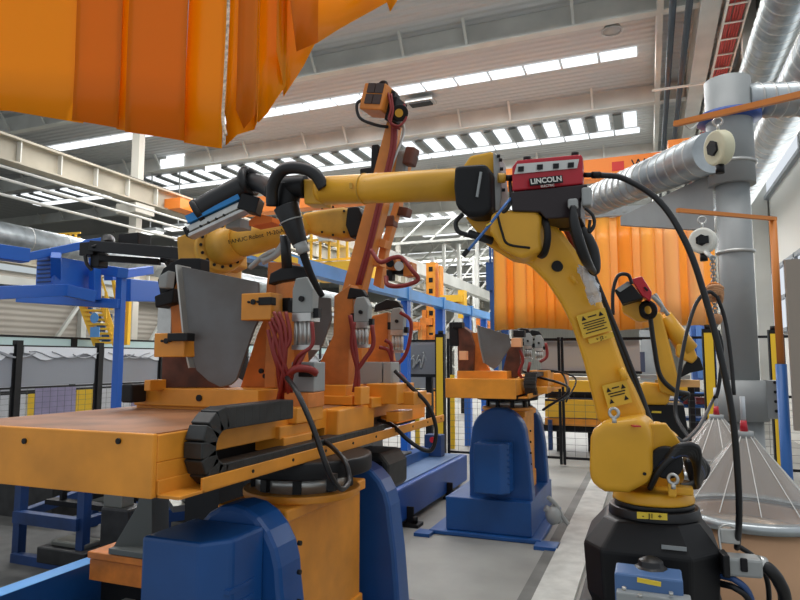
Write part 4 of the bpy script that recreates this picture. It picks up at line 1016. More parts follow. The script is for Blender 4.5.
# near curtain, left: one flat run, then the folded end turning away
YC = 2.6
ax0 = at(-60, 60, Y=YC).x; ax1 = at(219, 140, Y=YC).x
def zb1(u):
    px = -60+u*279; return at(px, 102+ (px+60)*.158, Y=YC).z
rail_z = 4.6
names = ['leftmost', 'second', 'third', 'fourth', 'fifth', 'sixth']
edges = [-70, 73, 113, 128, 181, 219]
for i in range(5):
    p0, p1 = edges[i], edges[i+1]; mb = MB(); cols = []
    for k in range(9):
        px = p0+(p1-p0+(6 if i < 4 else 0))*k/8; yb = 108+px*.172 if px > 0 else 108
        if i >= 3: yb = 133+(px-128)*.155
        P = at(px, yb, Y=YC); off = [.03, -.01, .02, -.02, .03][i] + .008*math.sin(k/8*math.pi)*(-1 if i % 2 else 1)
        cols.append([mb.bm.verts.new(V((P.x, YC+off+.008*math.sin(j+i), P.z+(rail_z-P.z)*j/5))) for j in range(6)])
    for c0, c1 in zip(cols, cols[1:]):
        for j in range(5): f = mb.bm.faces.new((c0[j], c1[j], c1[j+1], c0[j+1])); f.smooth = True
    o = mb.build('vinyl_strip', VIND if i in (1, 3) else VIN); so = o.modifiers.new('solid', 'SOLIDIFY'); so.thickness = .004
    tag(o, ['wide yellow-orange vinyl curtain strip at the far left of the photo', 'deep orange curtain strip right of the wide leftmost strip', 'narrow light orange curtain strip between two deep orange ones', 'wide deep orange curtain strip, fourth from the left', 'light orange curtain strip ending beside the gap in the curtain'][i], 'curtain strip', 'near orange curtain strips')
# folded end: overlapping leaves
def leaf(pts, Y0, Y1, m, label, fold=.04):
    """a hanging leaf; pts = its lower outline left to right, reaching up to the rail"""
    mb = MB(); cols = []; n_ = len(pts)
    for i, (px, py) in enumerate(pts):
        Y = Y0+(Y1-Y0)*i/(n_-1); P = at(px, py, Y=Y)
        cols.append([mb.bm.verts.new(V((P.x, Y+fold*math.sin(i*1.9)*(1-j/5), P.z+(rail_z-P.z)*j/5))) for j in range(6)])
    for c0, c1 in zip(cols, cols[1:]):
        for j in range(5): f = mb.bm.faces.new((c0[j], c1[j], c1[j+1], c0[j+1])); f.smooth = True
    o = mb.build('vinyl_strip', m); so = o.modifiers.new('solid', 'SOLIDIFY'); so.thickness = .004
    return tag(o, label, 'curtain strip', 'near orange curtain strips')
leaf([(222, 100), (225, 135), (229, 147), (240, 136), (250, 127), (258, 121)], 2.6, 2.72, VIN, 'pointed curtain leaf just right of the gap, with a white rope along its edge')
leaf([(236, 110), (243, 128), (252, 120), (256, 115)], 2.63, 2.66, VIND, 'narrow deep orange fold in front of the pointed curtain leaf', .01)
leaf([(250, 80), (254, 100), (257, 116), (259, 123), (266, 112), (276, 100), (287, 87)], 2.66, 2.85, VIN, 'curled curtain leaf with a pale edge, left of the slanted hem', .015)
leaf([(276, 50), (281, 80), (284, 97), (290, 88), (302, 66), (315, 44)], 2.76, 3.0, VIN, 'small pointed curtain leaf at the middle of the slanted hem', .012)
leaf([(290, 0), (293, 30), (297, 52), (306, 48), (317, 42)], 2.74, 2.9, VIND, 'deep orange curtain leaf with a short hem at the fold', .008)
leaf([(300, 50), (316, 43), (340, 29), (365, 15), (392, -1)], 2.95, 3.5, VIN, 'last orange curtain leaf with a long slanted hem running up to the right', .006)
leaf([(386, 0), (390, 12), (397, 1)], 3.3, 3.36, VIN, 'tiny orange curtain corner at the top right end of the hem', .0)
b = MB(); b.tube([at(229, -30, Y=2.57), at(228, 20, Y=2.57), at(225, 80, Y=2.57), at(223, 118, Y=2.57), at(226, 135, Y=2.57)], .008, seg=7)
tag(b.build('rope', mat('rope_white', (225, 205, 180), .8, noise=.3, scale=60)), 'white rope hanging along the edge of the near orange curtain', 'rope')
b = MB(); b.bar((ax0-.1, YC, rail_z), (at(222, 0, Y=YC).x+.1, YC, rail_z), .05, .05); b.bar((at(222, 0, Y=YC).x+.1, YC, rail_z), (at(400, 0, Y=3.6).x, 3.6, rail_z), .05, .05)
tag(b.build('curtain_rail', GAL), 'rail carrying the near orange curtain above the frame', 'rail')

# far curtain
YF2 = 9.2
xa = at(496, 330, Y=YF2).x; xb = at(716, 327, Y=YF2).x; zbot = at(600, 329, Y=YF2).z; ztop = at(600, 216, Y=YF2).z
strips('far', (xa, YF2, 0), (xb, YF2, 0), ztop-.03, lambda u: zbot+(.03*math.sin(u*9)), 20, .07, lambda i: 'orange vinyl strip of the far curtain, %s' % (
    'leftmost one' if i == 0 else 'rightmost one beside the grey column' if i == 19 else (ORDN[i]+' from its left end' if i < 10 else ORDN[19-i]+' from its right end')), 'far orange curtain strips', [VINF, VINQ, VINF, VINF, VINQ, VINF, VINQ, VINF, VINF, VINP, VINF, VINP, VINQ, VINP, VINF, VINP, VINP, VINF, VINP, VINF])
frl = thing('curtain_rail', ((xa+xb)/2, YF2, ztop), 'pale perforated rail carrying the far orange curtain', 'rail')
MB().b2(xa-.05, xb+.05, YF2-.04, YF2+.04, ztop-.02, ztop+.1).build('rail', GRY, frl)
hb = MB(); x = xa
while x < xb: hb.b2(x, x+.04, YF2-.05, YF2-.04, ztop+.02, ztop+.06); x += .13
hb.build('hooks', SIL, frl)
b = MB(); b.b2(xa-.05, xb+.3, YF2-.03, YF2+.03, ztop-.0, ztop+.05); 
MB().b2(xa-.04, xa+.02, YF2+.0, YF2+.06, 0, ztop).build('end_post', MATS['post_blue'] if 'post_blue' in MATS else BLU, frl)
hp = thing('hoist_post', at(492, 300, D=11), 'blue hoist post with box at the left end of the far curtain', 'post')
b = MB(); fr(b, 486, 498, 262, 290, 11, .3); b.build('hoist_box', mat('hoist_blue', (36, 80, 140), .45), hp); b = MB(); fr(b, 490, 497, 290, 330, 11, .1); fr(b, 489, 491, 240, 262, 11, .05); b.build('shaft', MATS['hoist_blue'], hp)
hp2 = MB().b2(at(494, 0, D=11).x-.06, at(494, 0, D=11).x+.06, at(494, 300, D=11).y, at(494, 300, D=11).y+.1, 0, at(494, 328, D=11).z).build('lower_shaft', MATS['hoist_blue'], hp)

# ================================================================== fences
MESH_M = mat('mesh_black', (84, 86, 86), .5)
def mesh_panel(b, a, c, z0, z1, sx=.16, sz=.1, t=.004):
    a = V(a); c = V(c); L = (c-a).length; d = (c-a)/L; s = 0
    while s <= L: p = a+d*s; b.bar((p.x, p.y, z0), (p.x, p.y, z1), t, t); s += sx
    z = z0
    while z <= z1: b.bar((a.x, a.y, z), (c.x, c.y, z), t, t); z += sz
def fence_section(a, c, label, h=1.95, screen=None, group=None):
    a = V(a); c = V(c); o = thing('mesh_fence', (a+c)/2, label, 'fence', group)
    b = MB(); d = (c-a).normalized(); zm = 1.1
    for z in (.12, zm, h-.03): b.bar((a.x, a.y, z), (c.x, c.y, z), .03, .035)
    for p in (a, c): b.bar((p.x, p.y, .02), (p.x, p.y, h), .04, .04)
    b.build('frame', BLK, o)
    b = MB(); mesh_panel(b, a, c, .12, zm); b.build('mesh', MESH_M, o)
    if screen:
        b = MB(); b.bar((a.x, a.y, (zm+h)/2), (c.x, c.y, (zm+h)/2), .008, h-zm-.06); b.build('screen', screen, o)
    return o
def yellow_post(x, y, label, h=1.98):
    o = thing('light_curtain_post', (x, y, 0), label, 'safety post', 'yellow safety posts of the fence')
    MB().b2(x-.05, x+.05, y-.06, y-.05, .08, h-.05).build('yellow_face', SAF, o)
    MB().b2(x-.068, x-.05, y-.06, y+.04, .05, h).b2(x+.05, x+.068, y-.06, y+.04, .05, h).b2(x-.05, x+.05, y-.05, y+.04, .05, h).build('housing', BLK, o)
    MB().b2(x-.08, x+.08, y-.08, y+.08, 0, .05).build('foot', BLK, o)
    MB().cyl((x, y, h), (x, y, h+.05), .04).build('cap', BLK, o); return o
YFN = 9.9
xp1 = at(441, 400, Y=YFN).x; xp2 = at(710, 400, Y=YFN).x; xp3 = at(781, 400, Y=YFN).x
yellow_post(at(441, 400, Y=8.9).x, 8.9, 'yellow safety post left of the far positioner')
# nearer posts by the column stand closer
yellow_post(at(711, 400, Y=8.6).x, 8.6, 'yellow safety post between the small robot and the grey column')
yellow_post(at(777.5, 400, Y=9.2).x, 9.2, 'yellow safety post beside the orange and blue bracket post')
scr = mat('screen_dark', (120, 124, 130), .25)
fence_section((at(330, 400, Y=YFN+.1).x, YFN+.1, 0), (xp1-.1, YFN+.1, 0), 'mesh fence section behind the long worktable end', screen=SHEET)
fence_section((xp1+.1, YFN+.1, 0), (at(560, 400, Y=YFN+.1).x, YFN+.1, 0), 'mesh fence section behind the far positioner')
fence_section((at(560, 400, Y=YFN+.1).x+.05, YFN+.1, 0), (at(706, 400, Y=YFN+.1).x, YFN+.1, 0), 'mesh fence section behind the curved yellow arm')
fence_section((at(716, 400, Y=YFN+.1).x, YFN+.1, 0), (at(776, 400, Y=YFN+.1).x, YFN+.1, 0), 'mesh fence section between the two yellow posts at right')
fence_section((at(786, 400, Y=YFN+.1).x, YFN+.1, 0), (2.5, YFN+.1, 0), 'mesh fence section right of the last yellow post')
# left fence
XFL = -10.5
pgry_ = mat('film_white', (200, 204, 210), .5)
def yat(px): r_ = ray(px, 380); return XFL*r_.y/r_.x
ps = [-40, 16, 98, 160, 205, 245]
order = ['leftmost, cut by the photo edge', 'second from the left with a lilac board', 'behind the blue frame post', 'next to the nearest jig', 'hidden mostly by the jig']
for i in range(5):
    y0_, y1_ = yat(ps[i]), yat(ps[i+1])
    o = fence_section((XFL, y0_+.07, 0), (XFL, y1_-.07, 0), 'black smoked fence section at left, '+order[i], h=1.88, screen=SHEET)
    MB().b2(XFL-.06, XFL+.06, y1_-.06, y1_+.06, 0, 1.95).build('post', BLK, o)
    wv = [V((XFL+.03, y0_+.1+(y1_-y0_-.2)*k/14, 1.66+.05*math.sin(k*.55+i*2)+.03*math.sin(k*1.1+i))) for k in range(15)]
    MB().prism([V((XFL+.03, y0_+.1, 1.84))]+wv+[V((XFL+.03, y1_-.1, 1.84))], (.004, 0, 0)).build('torn_film', pgry_, o)
    sc = MB()
    for q_ in range(3):
        yq = y0_+.2+(y1_-y0_-.4)*q_/3; sc.tube([V((XFL+.04, yq+j*.12, 1.7+.06*math.sin(j*.8+q_+i))) for j in range(7)], .012, seg=5)
    sc.build('scrawl_lines', PNL, o)
# boards behind the left fence
XB = XFL-.6
def board(px0, px1, z0, z1, m, label, name='sign_board'):
    r0, r1 = ray(px0, 390), ray(px1, 390); o = thing(name, (XB, XB*r0.y/r0.x, 0), label, 'board')
    MB().b2(XB-.02, XB, XB*r0.y/r0.x, XB*r1.y/r1.x, z0, z1).build('board', m, o)
    MB().b2(XB-.06, XB-.02, XB*r0.y/r0.x+.05, XB*r0.y/r0.x+.1, 0, z1).build('leg', BLK, o); return o
pgry = mat('poster_white', (214, 216, 220), .6, noise=.06, scale=2)
board(-20, 26, .2, .95, pgry, 'pale board behind the left fence, at the photo edge')
board(29, 35, .2, .95, SAF, 'narrow yellow board behind the left fence')
board(36, 76, .2, 1.05, PUR, 'lilac banner board behind the left fence')
board(77, 96, .2, .98, SAF, 'wide yellow board behind the left fence, right of the lilac one')
board(99, 131, .2, .98, pgry, 'white board behind the left fence beside the blue post')
board(132, 160, .2, 1.0, PUR, 'lilac board behind the left fence close to the jig')
# second glazed partition behind
XQ = -13.5
gp = thing('glazed_partition', (XQ, 14, 0), 'pale teal topped partition running behind the left fence', 'partition')
MB().b2(XQ-.02, XQ+.02, 8, 30, .9, 1.85).build('lower_sheet', mat('partition_grey', (150, 152, 158), .4), gp)
MB().b2(XQ-.02, XQ+.02, 8, 30, 1.87, 2.12).build('upper_sheet', mat('partition_teal', (172, 196, 196), .4), gp)
b = MB(); b.b2(XQ-.03, XQ+.03, 8, 30, .8, .9); b.b2(XQ-.03, XQ+.03, 8, 30, 2.12, 2.17)
y = 8.6
while y < 30: b.b2(XQ-.06, XQ+.06, y-.08, y+.08, 0, 2.17); y += 3.2
b.build('frame', BLK, gp)
b = MB()
for k in range(14):
    y = 9+k*1.4; b.tube([(XQ+.05, y+.1*j*3, 1.7+.14*math.sin(j*1.3+k)) for j in range(6)], .02, seg=5)
b.build('scrawl_lines', SIL, gp)

# ================================================================== blue frame on the left
bf = thing('blue_gantry_frame', at(118, 400, D=5)*1, 'blue tubular frame with box standing left of the nearest jig', 'frame')
D = 5.0; Yg = at(118, 300, D=D).y
bf.location = (at(118, 300, D=D).x, Yg, 0)
b = MB()
xg = at(118, 300, D=D).x
b.b2(xg-.03, xg+.03, Yg, Yg+.05, 0, at(118, 269, D=D).z)
P = lambda px, py, D=5.0: at(px, py, D=D)
b.build('post', mat('frame_blue', (36, 102, 198), .4), bf)
FB = MATS['frame_blue']
b = MB(); b.bar(P(123, 273), P(64, 264, 5.6), .09, .08); b.bar(P(121, 304), P(20, 298, 5.4), .08, .075); b.bar(P(-10, 293, 4.2), P(64, 290, 4.9), .1, .09); b.bar(P(64, 290, 4.9), P(96, 297, 5.0), .1, .09)
b.bar(P(-10, 251, 4.4), P(26, 256, 4.6), .12, .1); b.bar(P(22, 258, 4.6), P(84, 245, 5.0), .12, .06); b.bar(P(84, 246, 5.0), P(110, 242, 5.1), .1, .08); b.bar(P(95, 300), P(95, 258), .06, .07); b.bar(P(124, 290, 5.6), P(160, 292, 6.4), .12, .2)
b.bar(P(108, 276, 5.6), P(150, 270, 6.4), .08, .08); b.bar(P(56, 290, 4.9), P(56, 255, 4.7), .07, .07)
b.build('rails', FB, bf, bev=.004)
b = MB(); fr(b, 36, 54, 257, 292, 4.8, .35); o = b.build('blue_box', FB, bf, bev=.004)
b = MB(); fr(b, 60, 78, 268, 292, 5.2, .1); b.build('panel_box', FB, bf); b = MB(); fr(b, 60, 67, 276, 288, 5.15, .03); b.build('panel_opening', BLK, bf)
b = MB()
for k in range(7): fr(b, 37, 50, 260+k*4.2, 261.3+k*4.2, 4.79, .01)
b.build('louvre_slots', BLD, o)
b = MB(); b.bar(P(-10, 286, 4.4), P(48, 289, 4.9), .08, .03); b.build('dark_strip', BLK, bf)
# legs of this frame outside the picture on the left
b = MB(); q = P(-60, 300, 4.2); b.b2(q.x-.05, q.x+.05, q.y, q.y+.1, 0, P(-10, 251, 4.3).z); b.build('post', FB, bf)

# black carrier with clamps hanging at the left of the robot behind
bc = thing('clamp_carrier', at(125, 250, D=4.2), 'black clamp carrier arm above the blue frame', 'carrier')
D = 4.2
b = MB(); b.bar(P(92, 246, D), P(184, 254, 3.8), .05, .07); b.bar(P(100, 258, D), P(160, 262, D), .05, .04); b.build('beam', BLK, bc, bev=.004)
b = MB(); fr(b, 79, 93, 242, 255, D, .12); fr(b, 118, 138, 233, 247, D, .12); fr(b, 160, 170, 246, 262, D, .1); b.cyl(P(108, 240, D+.1), P(108, 246, D), .045); fr(b, 90, 99, 252, 267, D, .08); b.build('clamp_heads', BLK, bc, bev=.006)
b = MB(); b.tube([P(85, 255, D), P(87, 264, D), P(92, 270, D)], .012); b.tube([P(166, 262, D), P(171, 268, D), P(176, 262, D)], .012); b.tube([P(92, 247, D-.05), P(106, 243, D-.05), P(118, 247, D-.05), P(140, 250, D-.05), P(160, 247, D-.05)], .01); b.build('cables', RUB, bc)

# ================================================================== yellow robot behind the jig
r2 = thing('welding_robot', at(215, 400, D=3.7), 'yellow robot behind the nearest jig with black bolt ring and round forearm', 'robot')
r2.location.z = 0
D = 3.7
b = MB(); b.prism(poly(((176, 237), (199, 228), (216, 226), (218, 262), (205, 268), (178, 268)), D=D), (0, .3, 0)); b.build('shoulder', YEL2, r2, bev=.012)
b = MB(); fr(b, 182, 212, 262, 330, D+.08, .3); b.build('lower_arm', YEL2, r2, bev=.02)
b = MB(); q = at(206, 330, D=D+.1); b.cyl((q.x, q.y+.2, 0), (q.x, q.y+.2, .55), .28, .24, seg=28); b.b2(q.x-.2, q.x+.05, q.y+.1, q.y+.35, .5, q.z+.02); b.build('base', BLK, r2)
c0 = at(221, 248, D=D-.02); c1 = at(286, 232, D=D-.15); d = (c1-c0).normalized()
d2 = V((d.x*.75, -.6, d.z*.75)).normalized()
MB().cyl(c0-d2*.05, c0+d2*.03, .145, seg=48).build('flange', YEL2, r2, bev=.006)
bt = MB(); q_ = d2.to_track_quat('Z', 'Y')
for k in range(16):
    a = k*math.pi/8; p = c0+d2*.028+q_ @ V((.122*math.cos(a), .122*math.sin(a), 0)); bt.cyl(p, p+d2*.01, .009, seg=8)
bt.build('flange_bolts', BLK, r2)
MB().cyl(c0+d2*.0, c0+d*.16-V((0, .04, 0)), .115, .092, seg=40).cyl(c0+d*.12-V((0, .03, 0)), c1, .092, .080, seg=40).build('forearm', YEL2, r2)
bt = MB(); fr(bt, 204, 212, 244, 256, D-.02, .04); bt.build('cover_plate', YEL2, r2, bev=.004)
p = at(251, 242.5, D=D-.25); m0 = (at(300, 230, D=3.5)-at(225, 246, D=3.5)).normalized()
text(r2, 'FANUC Robot  M-20iA', at(256, 236.5, D=D-.245), .032, BLK, frame_rot(m0, (0, -.15, 1)), ext=.002)
# second forearm portion to the right
e0, e1, e2 = at(296, 222, D=D-.05), at(340, 221, D=D-.02), at(356, 224, D=D)
MB().cyl(at(283, 232, D=D-.1), e0+V((.05, 0, 0)), .08, .085, seg=32).build('elbow', YEL2, r2)
MB().torus(e0, .075, .022, axis=(1, .2, .1)).build('elbow_ring', YEL2, r2)
b = MB(); b.prism(poly(((300, 212), (340, 206), (352, 208), (352, 236), (340, 238), (312, 234), (300, 230)), D=D-.1), (0, .16, 0)); b.build('wrist_arm', YEL2, r2, bev=.03, seg=3, sm=1)
b = MB(); b.prism(poly(((347, 207), (358, 206), (362, 215), (361, 235), (350, 238), (345, 225)), D=D-.14), (0, .2, 0)); b.build('wrist_joint', BLK, r2, bev=.01)
bt = MB()
for px, py in ((322, 208), (333, 207), (344, 211), (344, 232), (333, 235), (322, 232)): bt.cyl(at(px, py, D=D-.12), at(px, py, D=D-.1), .007, seg=8)
bt.build('wrist_bolts', BLK, r2)
# its dressings
sb = thing('seam_sensor_box', at(228, 210, D=3.2), 'silver box with blue stripe slanting above the yellow robot behind', 'box')
D = 3.2
ang = math.atan2(-24, 52)
A0, A1 = at(191, 223, D=D), at(242, 199, D=D)
dd = (A1-A0).normalized()
MB().bar(A0+V((0, -.01, .006)), A1+V((0, -.01, .006)), .09, .04, up=(0, 0, 1)).build('blue_stripe', mat('stripe_blue', (30, 130, 200), .35), sb)
o_ = V((0, 0, -.036)); MB().bar(A0+o_, A1+o_, .07, .032).bar(A0+o_*2.0, A1+o_*2.0+dd*.03, .08, .018).build('body', ALU, sb, bev=.003)
MB().bar(A0+o_*1.3-dd*.02, A0+o_*1.3, .08, .05).bar(A1+V((0, 0, -.02)), A1+V((.09, .03, -.045)), .1, .08).build('end_cap', BLK, sb, bev=.004)
MB().box(at(253, 199.5, D=3.16), (.035, .005, .035)).build('label_plate', WHT, sb)
b = MB()
for k in range(4): q = A0+(A1-A0)*(.3+.15*k)+o_*1.7+V((0, -.045, 0)); b.cyl(q, q+V((0, .01, 0)), .006, seg=8)
b.build('screws', BLK, sb)
b = MB(); b.b2(at(224, 226, D=3.25).x, at(243, 226, D=3.25).x, at(230, 226, D=3.25).y, at(230, 226, D=3.25).y+.1, at(230, 228, D=3.25).z, at(230, 218, D=3.25).z); b.build('mounting_foot', GRY, sb, bev=.004)
hs_ = thing('cable_hose', at(230, 200, D=3.3), 'thick black corrugated hose slanting above the silver box', 'hose')
MB().tube([at(197, 213, D=3.2), at(215, 202, D=3.2), at(238, 190, D=3.2), at(250, 184, D=3.2)], .062, seg=18).build('hose_body', RUB, hs_)
MB().cyl(at(197, 213, D=3.2), at(202, 210, D=3.2), .068, seg=24).torus(at(249, 182, D=3.2), .06, .022, axis=(1, 0, .2)).build('end_collar', RUB, hs_)
MB().tube([at(244, 176, D=3.2), at(250, 172, D=3.2), at(256, 176, D=3.2)], .02).build('collar_clip', BLK, hs_)
MB().tube([at(252, 182, D=3.2), at(262, 184, D=3.1), at(275, 192, D=2.9)], .045, seg=16).build('hose_end', RUB, hs_)
b = MB(); b.prism(poly(((246, 223), (258, 214), (272, 217), (272, 222), (250, 226)), D=3.3), (0, .1, 0)); tag(b.build('orange_bracket', mat('bracket_orange', (235, 120, 40), .5)), 'orange folded bracket on top of the rear yellow robot forearm', 'bracket')
b = MB(); b.tube([at(262, 262, D=3.3), at(275, 255, D=3.3), at(283, 245, D=3.3)], .02); b.tube([at(250, 268, D=3.35), at(264, 256, D=3.3), at(276, 250, D=3.3)], .014, seg=8)
tag(b.build('robot_cable', SIL), 'grey cable bundle under the rear yellow robot forearm', 'cable')

# ================================================================== small yellow robot at the right
r3 = thing('welding_robot', at(665, 430, D=6.4), 'small yellow robot with red feeder in the right background', 'robot')
r3.location.z = 0; D = 6.4
q = at(668, 425, D=D)
b = MB(); b.prism(poly(((640, 405), (684, 405), (690, 445), (638, 445)), D=D), (0, .45, 0)); b.b2(q.x-.25, q.x+.25, q.y, q.y+.5, 0, at(660, 440, D=D).z); b.build('base', BLK, r3, bev=.01)
MB().box(at(656, 412, D=D-.01), (.1, .01, .02)).build('label_plate', YLB, r3)
b = MB(); b.prism(poly(((640, 398), (642, 382), (660, 384), (672, 390), (668, 405), (644, 405)), D=D-.05), (0, .3, 0)); b.build('turret', YEL, r3, bev=.03, sm=1)
b = MB(); b.prism(poly(((648, 318), (654, 312), (661, 312), (670, 345), (680, 385), (678, 398), (660, 392), (654, 360)), D=D-.1), (0, .16, 0)); b.build('upper_arm', YEL, r3, bev=.02)
MB().tube([at(650, 315, D=D-.15), at(654, 345, D=D-.15), at(660, 375, D=D-.15), at(674, 390, D=D-.15), at(688, 394, D=D-.1), at(682, 400, D=D-.1)], .024, seg=8).build('arm_cable', RUB, r3)
b = MB(); b.cyl(at(664, 316, D=D), at(688, 350, D=D), .075, .10, seg=24); b.build('forearm', YEL, r3)
b = MB(); b.prism(poly(((676, 345), (690, 338), (698, 358), (692, 364), (676, 356)), D=D-.08), (0, .2, 0)); b.build('wrist', YEL, r3, bev=.02)
b = MB(); b.prism(poly(((693, 352), (700, 358), (704, 370), (690, 373), (680, 378), (684, 366)), D=D-.05), (0, .15, 0)); b.build('tool', BLK, r3, bev=.01)
b = MB(); b.prism(poly(((621, 303), (640, 300), (652, 306), (650, 320), (638, 322), (622, 312)), D=D-.1), (0, .25, 0)); b.build('elbow', YEL, r3, bev=.02)
b = MB(); b.torus(at(648, 310, D=D-.15), .07, .03, axis=(.6, 1, .2)); b.build('elbow_ring', BLK, r3)
w3 = thing('wire_feeder', at(632, 290, D=6.1), 'small tilted red feeder on the far yellow robot', 'wire feeder')
b = MB(); b.prism(poly(((631, 279), (642, 276), (652, 292), (650, 301), (642, 296)), D=6.1), (0, .3, 0)); b.build('housing', RED, w3, bev=.01)
b = MB(); b.prism(poly(((614, 290), (632, 284), (643, 298), (622, 304)), D=6.08), (0, .25, 0)); b.build('mounting_bracket', BLK, w3, bev=.008)
b = MB(); b.prism(poly(((616, 289), (628, 281), (632, 284), (620, 292)), D=6.07), (0, .1, 0)); b.build('cover', GRY, w3)
MB().box(at(646, 289, D=6.08), (.05, .005, .02), rot=Matrix.Rotation(.9, 4, 'Y')).build('nameplate', BLK, w3)
b = MB(); b.tube([at(613, 315, D=6.05), at(613, 292, D=6.05), at(618, 276, D=6.05), at(628, 275, D=6.05), at(632, 284, D=6.05)], .018); b.build('cable', RUB, w3)
b = MB(); b.tube([at(652, 296, D=6.1), at(660, 304, D=6.1), at(668, 315, D=6.1)], .02); b.tube([at(655, 294, D=6.15), at(662, 306, D=6.1), at(662, 312, D=6.1)], .018); b.build('connectors', SIL, w3)

# ================================================================== background equipment in the middle
bm_ = thing('gantry_rail', (-3.25, 9, 2.5), 'long light blue overhead rail beam on blue posts, sloping away in the middle', 'rail')
p0, p1 = at(268, 256, Z=2.45), at(495, 319, Z=2.45)
XG = at(400, 298, Z=2.45).x
MB().b2(XG-.07, XG+.07, 4.3, 14.2, 2.45, 2.59).build('beam', BLL, bm_)
pm = MB()
lbs = MB(); y = at(410, 300, X=XG).y
for px in (409, 444, 472): q = at(px, 310, X=XG+.07); lbs.b2(XG-.09, XG+.09, q.y-.05, q.y+.05, 2.43, 2.62)
lbs.build('joint_clamp', BLL, bm_)
for px, w_ in ((409, .10), (443, .13), (470, .12), (486, .12)):
    q = at(px, 310, X=XG); MB().b2(XG-w_/2-.05, XG+w_/2-.05, q.y-.07, q.y+.07, 0, 2.45).build('post', mat('frame_blue', (36, 84, 176), .4), bm_)
q0 = at(278, 254, X=XG+.08)
MB().b2(XG+.07, XG+.075, 4.4, 5.2, 2.48, 2.57).build('yellow_plate', SAF, bm_)

def machine(name, label, cat, parts):
    f = parts[0]; o = thing(name, at((f[0]+f[1])/2, f[3], D=f[4]), label, cat); 
    for p_ in parts:
        b = MB(); fr(b, *p_[:6]); b.build(p_[7] if len(p_) > 7 else 'panel', p_[6], o)
    zl = min(v[1] for v in [(0, at((q_[0]+q_[1])/2, q_[3], D=q_[4]).z) for q_ in parts])
    if zl > .05:
        p0_ = at(f[0]+(f[1]-f[0])*.2, f[3], D=f[4]+.15); p1_ = at(f[1]-(f[1]-f[0])*.2, f[3], D=f[4]+.15)
        MB().b2(p0_.x-.05, p0_.x+.05, p0_.y, p0_.y+.08, 0, p0_.z).b2(p1_.x-.05, p1_.x+.05, p1_.y, p1_.y+.08, 0, p1_.z).build('legs', BLK, o)
    return o
YS = mat('machine_yellow', (234, 184, 50), .5)
wt = thing('mezzanine', at(445, 330, D=20), 'yellow railed platform with AREA sign behind the fixture arm', 'platform')
b = MB()
for z in (0, .5, 1.0): b.bar(at(300, 262, D=15)+V((0, 0, z)), at(356, 258, D=15)+V((0, 0, z)), .06, .05)
for px in range(302, 358, 9): p = at(px, 262-(px-300)*.07, D=15); b.bar(p, p+V((0, 0, 1.0)), .05, .05)
b.build('railing', YS, wt)
b = MB(); fr(b, 300, 356, 262, 276, 15, 1.2); b.build('deck', YS, wt)
text(wt, 'AREA', at(344, 271, D=14.9), .3, BLK, (math.radians(90), 0, PSI))
b = MB(); 
for px in (304, 352): p = at(px, 270, D=15.5); b.b2(p.x-.1, p.x+.1, p.y-.1, p.y+.1, 0, p.z)
b.build('legs', YS, wt)
tw = thing('stacker_mast', at(432, 345, D=17), 'orange perforated mast with carriage behind the blue rail', 'mast')
tw.location.z = 0
p = at(432, 345, D=17); zt2 = at(432, 261, D=17).z
b = MB(); b.b2(p.x-.16, p.x+.1, p.y, p.y+.3, 0, zt2); b.b2(p.x+.2, p.x+.24, p.y, p.y+.3, 0, zt2-.1); b.build('mast', ORG, tw)
b = MB(); z = 1.0
while z < zt2-.2: b.b2(p.x-.08, p.x+.03, p.y-.01, p.y+.0, z, z+.13); z += .3
b.build('holes', BLK, tw)
b = MB(); fr(b, 440, 462, 295, 302, 16.8, .5); fr(b, 458, 464, 290, 318, 16.8, .3); fr(b, 442, 460, 306, 308, 16.8, .4); b.build('carriage', YS, tw)
b = MB(); fr(b, 420, 432, 318, 325, 17, .5); fr(b, 422, 440, 335, 345, 17, .5); fr(b, 422, 426, 310, 350, 17, .2); fr(b, 440, 458, 303, 305, 16.9, .3); b.build('lower_frame', ORT, tw)
g2 = thing('lattice_mast', at(413, 300, D=22), 'pale grey scaffold mast left of the orange mast', 'mast'); g2.location.z = 0
p = at(421, 300, D=22); b = MB()
for dx in (-.4, .4): b.b2(p.x+dx-.06, p.x+dx+.06, p.y, p.y+.12, 0, at(421, 258, D=22).z)
z = .5
while z < 4.6: b.bar((p.x-.4, p.y, z), (p.x+.4, p.y, z+.4), .06, .06); z += .4
b.build('lattice', SIL, g2)
# conveyor line across the back, left-middle
cv1 = thing('roof_beam', at(400, 290, D=20), 'pale beam sloping away above the light blue rail', 'beam')
MB().b2(-7.2, -6.9, 13, 50, 4.4, 4.8).build('beam', CRM, cv1)
for Y in (14, 24, 34):
    MB().b2(-7.15, -6.95, Y, Y+.2, 0, 4.4).build('post', CRM, cv1)
machine('control_cabinet', 'white and grey cabinets in the far background under the blue rail', 'cabinet', [(446, 466, 332, 346, 19, .6, SIL), (405, 419, 322, 330, 18, .5, ORT), (418, 428, 326, 345, 18, .5, mat('crate_tan', (206, 160, 100), .6)), (476, 488, 318, 328, 19, .5, ORT)])
# poster sheets on the middle fence
machine('grey_partition', 'grey partition board behind the middle fence right of the far jig', 'partition', [(541, 640, 338, 372, 11.5, .05, mat('partition_dark', (150, 144, 140), .6)), (540, 642, 371, 373.5, 11.4, .08, BLK), (541, 642, 339, 340.5, 11.4, .08, BLK)])
ps_ = machine('grey_partition', 'grey scrawled partition board behind the fence left of the far positioner', 'partition', [(395, 437, 345, 374, 9.75, .04, mat('partition_mid', (120, 122, 126), .6)), (390, 437, 374, 377, 9.7, .05, BLK)])
b = MB()
for k in range(5): b.tube([at(402+k*7, 352+(k % 3)*6, D=9.7), at(408+k*6, 360, D=9.7), at(405+k*8, 368, D=9.7), at(414+k*5, 355, D=9.7)], .014, seg=5)
b.build('scrawl_lines', SIL, ps_)
